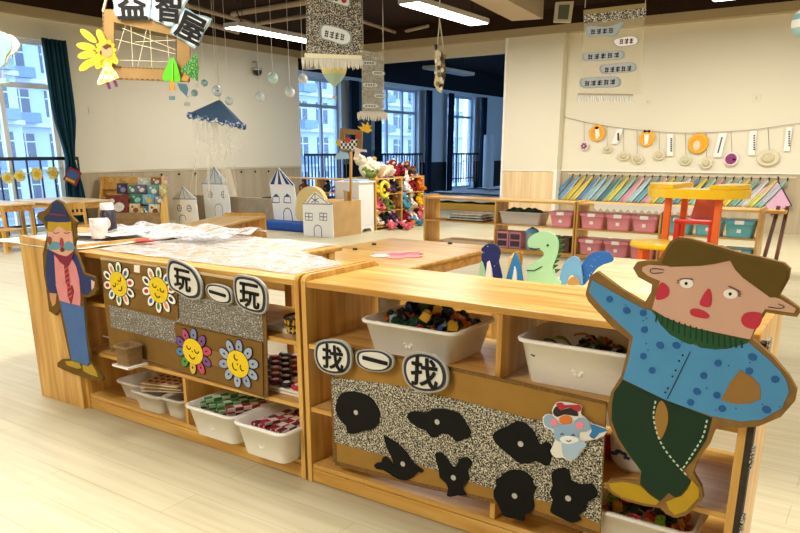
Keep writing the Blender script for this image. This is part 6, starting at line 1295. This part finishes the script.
ab = thing('hanging_balloon', 'teal and cream card balloon cut off by the left edge before the window', 'hanging balloon', pl(3, 60, (-5.4, 3.4, 0), HN))
PB2 = Plane((-5.4, 3.4, 0), HN); s5 = lambda L: [(x/5.917, 20+y/5.917) for x, y in L]
MB().slab(smooth(PB2.P(s5([(-90, 160), (-60, 90), (0, 68), (40, 85), (65, 120), (62, 170), (35, 215), (22, 265), (-40, 290), (-80, 230)]), .01), 3), HN, .02).build('teal_panel', mat('8CC8B4', .6), ab)
MB().slab(smooth(PB2.P(s5([(50, 85), (95, 115), (112, 155), (90, 190), (55, 210), (35, 260), (20, 268), (20, 200), (60, 150)]), .0), 3), HN, .02).build('cream_panel', mat('E0D8BC', .6), ab)
MB().slab(PB2.P(s5([(-60, 350), (30, 345), (36, 372), (-50, 380)])), HN, .05).build('basket', mat('9CD0C4', .6), ab)
for x in (-5, 3): cord(ab, PB2.at(x, 64), PB2.at(x, 79), .004)
cord(ab, PB2.at(0, 32), Vector((PB2.at(0, 32).x, PB2.at(0, 32).y, ZC)), .003)
rb = thing('hanging_balloon', 'striped pale ornament cut off by the right edge before the cream wall', 'hanging balloon', pl(800, 24, (-.6, 5.5, 0), NY)); PRB = Plane((0, 5.5, 0), NY); c = PRB.at(802.5, 23)
for k, (z0, z1, col) in enumerate([(-1, -.35, '9CC4C0'), (-.35, .2, 'E8E6DE'), (.2, .6, '7FB0B4'), (.6, 1, 'E8E6DE')]):
    MB().lathe(c, [(.065*math.sqrt(max(.02, 1-z*z)), z*.085) for z in [z0+(z1-z0)*j/4 for j in range(5)]], 18).build('band', mat(col, .6), rb)
cord(rb, c+Vector((0, 0, .08)), Vector((c.x, c.y, ZC)), .003)
# ---- net ornament
P4_ = Plane((-4.0, 6.0, 0), HN)
no = thing('net_ornament', 'bundle of knotted cream netting hanging on cords below the middle lamp', 'hanging ornament', P4_.at(440, 70))
cord(no, P4_.at(439.5, 22), Vector((P4_.at(439.5, 22).x, P4_.at(439.5, 22).y, ZC)), .006); cord(no, P4_.at(439.5, 22), P4_.at(437, 50), .006); cord(no, P4_.at(440, 22), P4_.at(443.5, 50), .006)
MB().slab(P4_.P([(435.5, 47), (441, 52), (441.5, 93), (438, 91), (434, 84), (436, 70), (435, 60)]), HN, .03).build('cream_panel', mat('D8CBA4', .9, var=.4, vs=60), no)
MB().slab(P4_.P([(441, 50), (444, 56), (446, 70), (444.5, 82), (442, 92), (441, 80)]), HN, .02).build('dark_panel', mat('6E6450', .9, var=.6, vs=70), no)
for k in range(16): MB().ball(P4_.at(436+random.random()*9, 54+k*2.3, .012), (.018, .018, .022), 8).build('knot', mat(['D8D0B8', '8A7A5A', '4A4234', 'E8E2CC'][k % 4], .9), no)
MB().ball(P4_.at(436, 47, .01), (.018, .018, .03), 8).build('black_clip', METAL_BLACK, no)
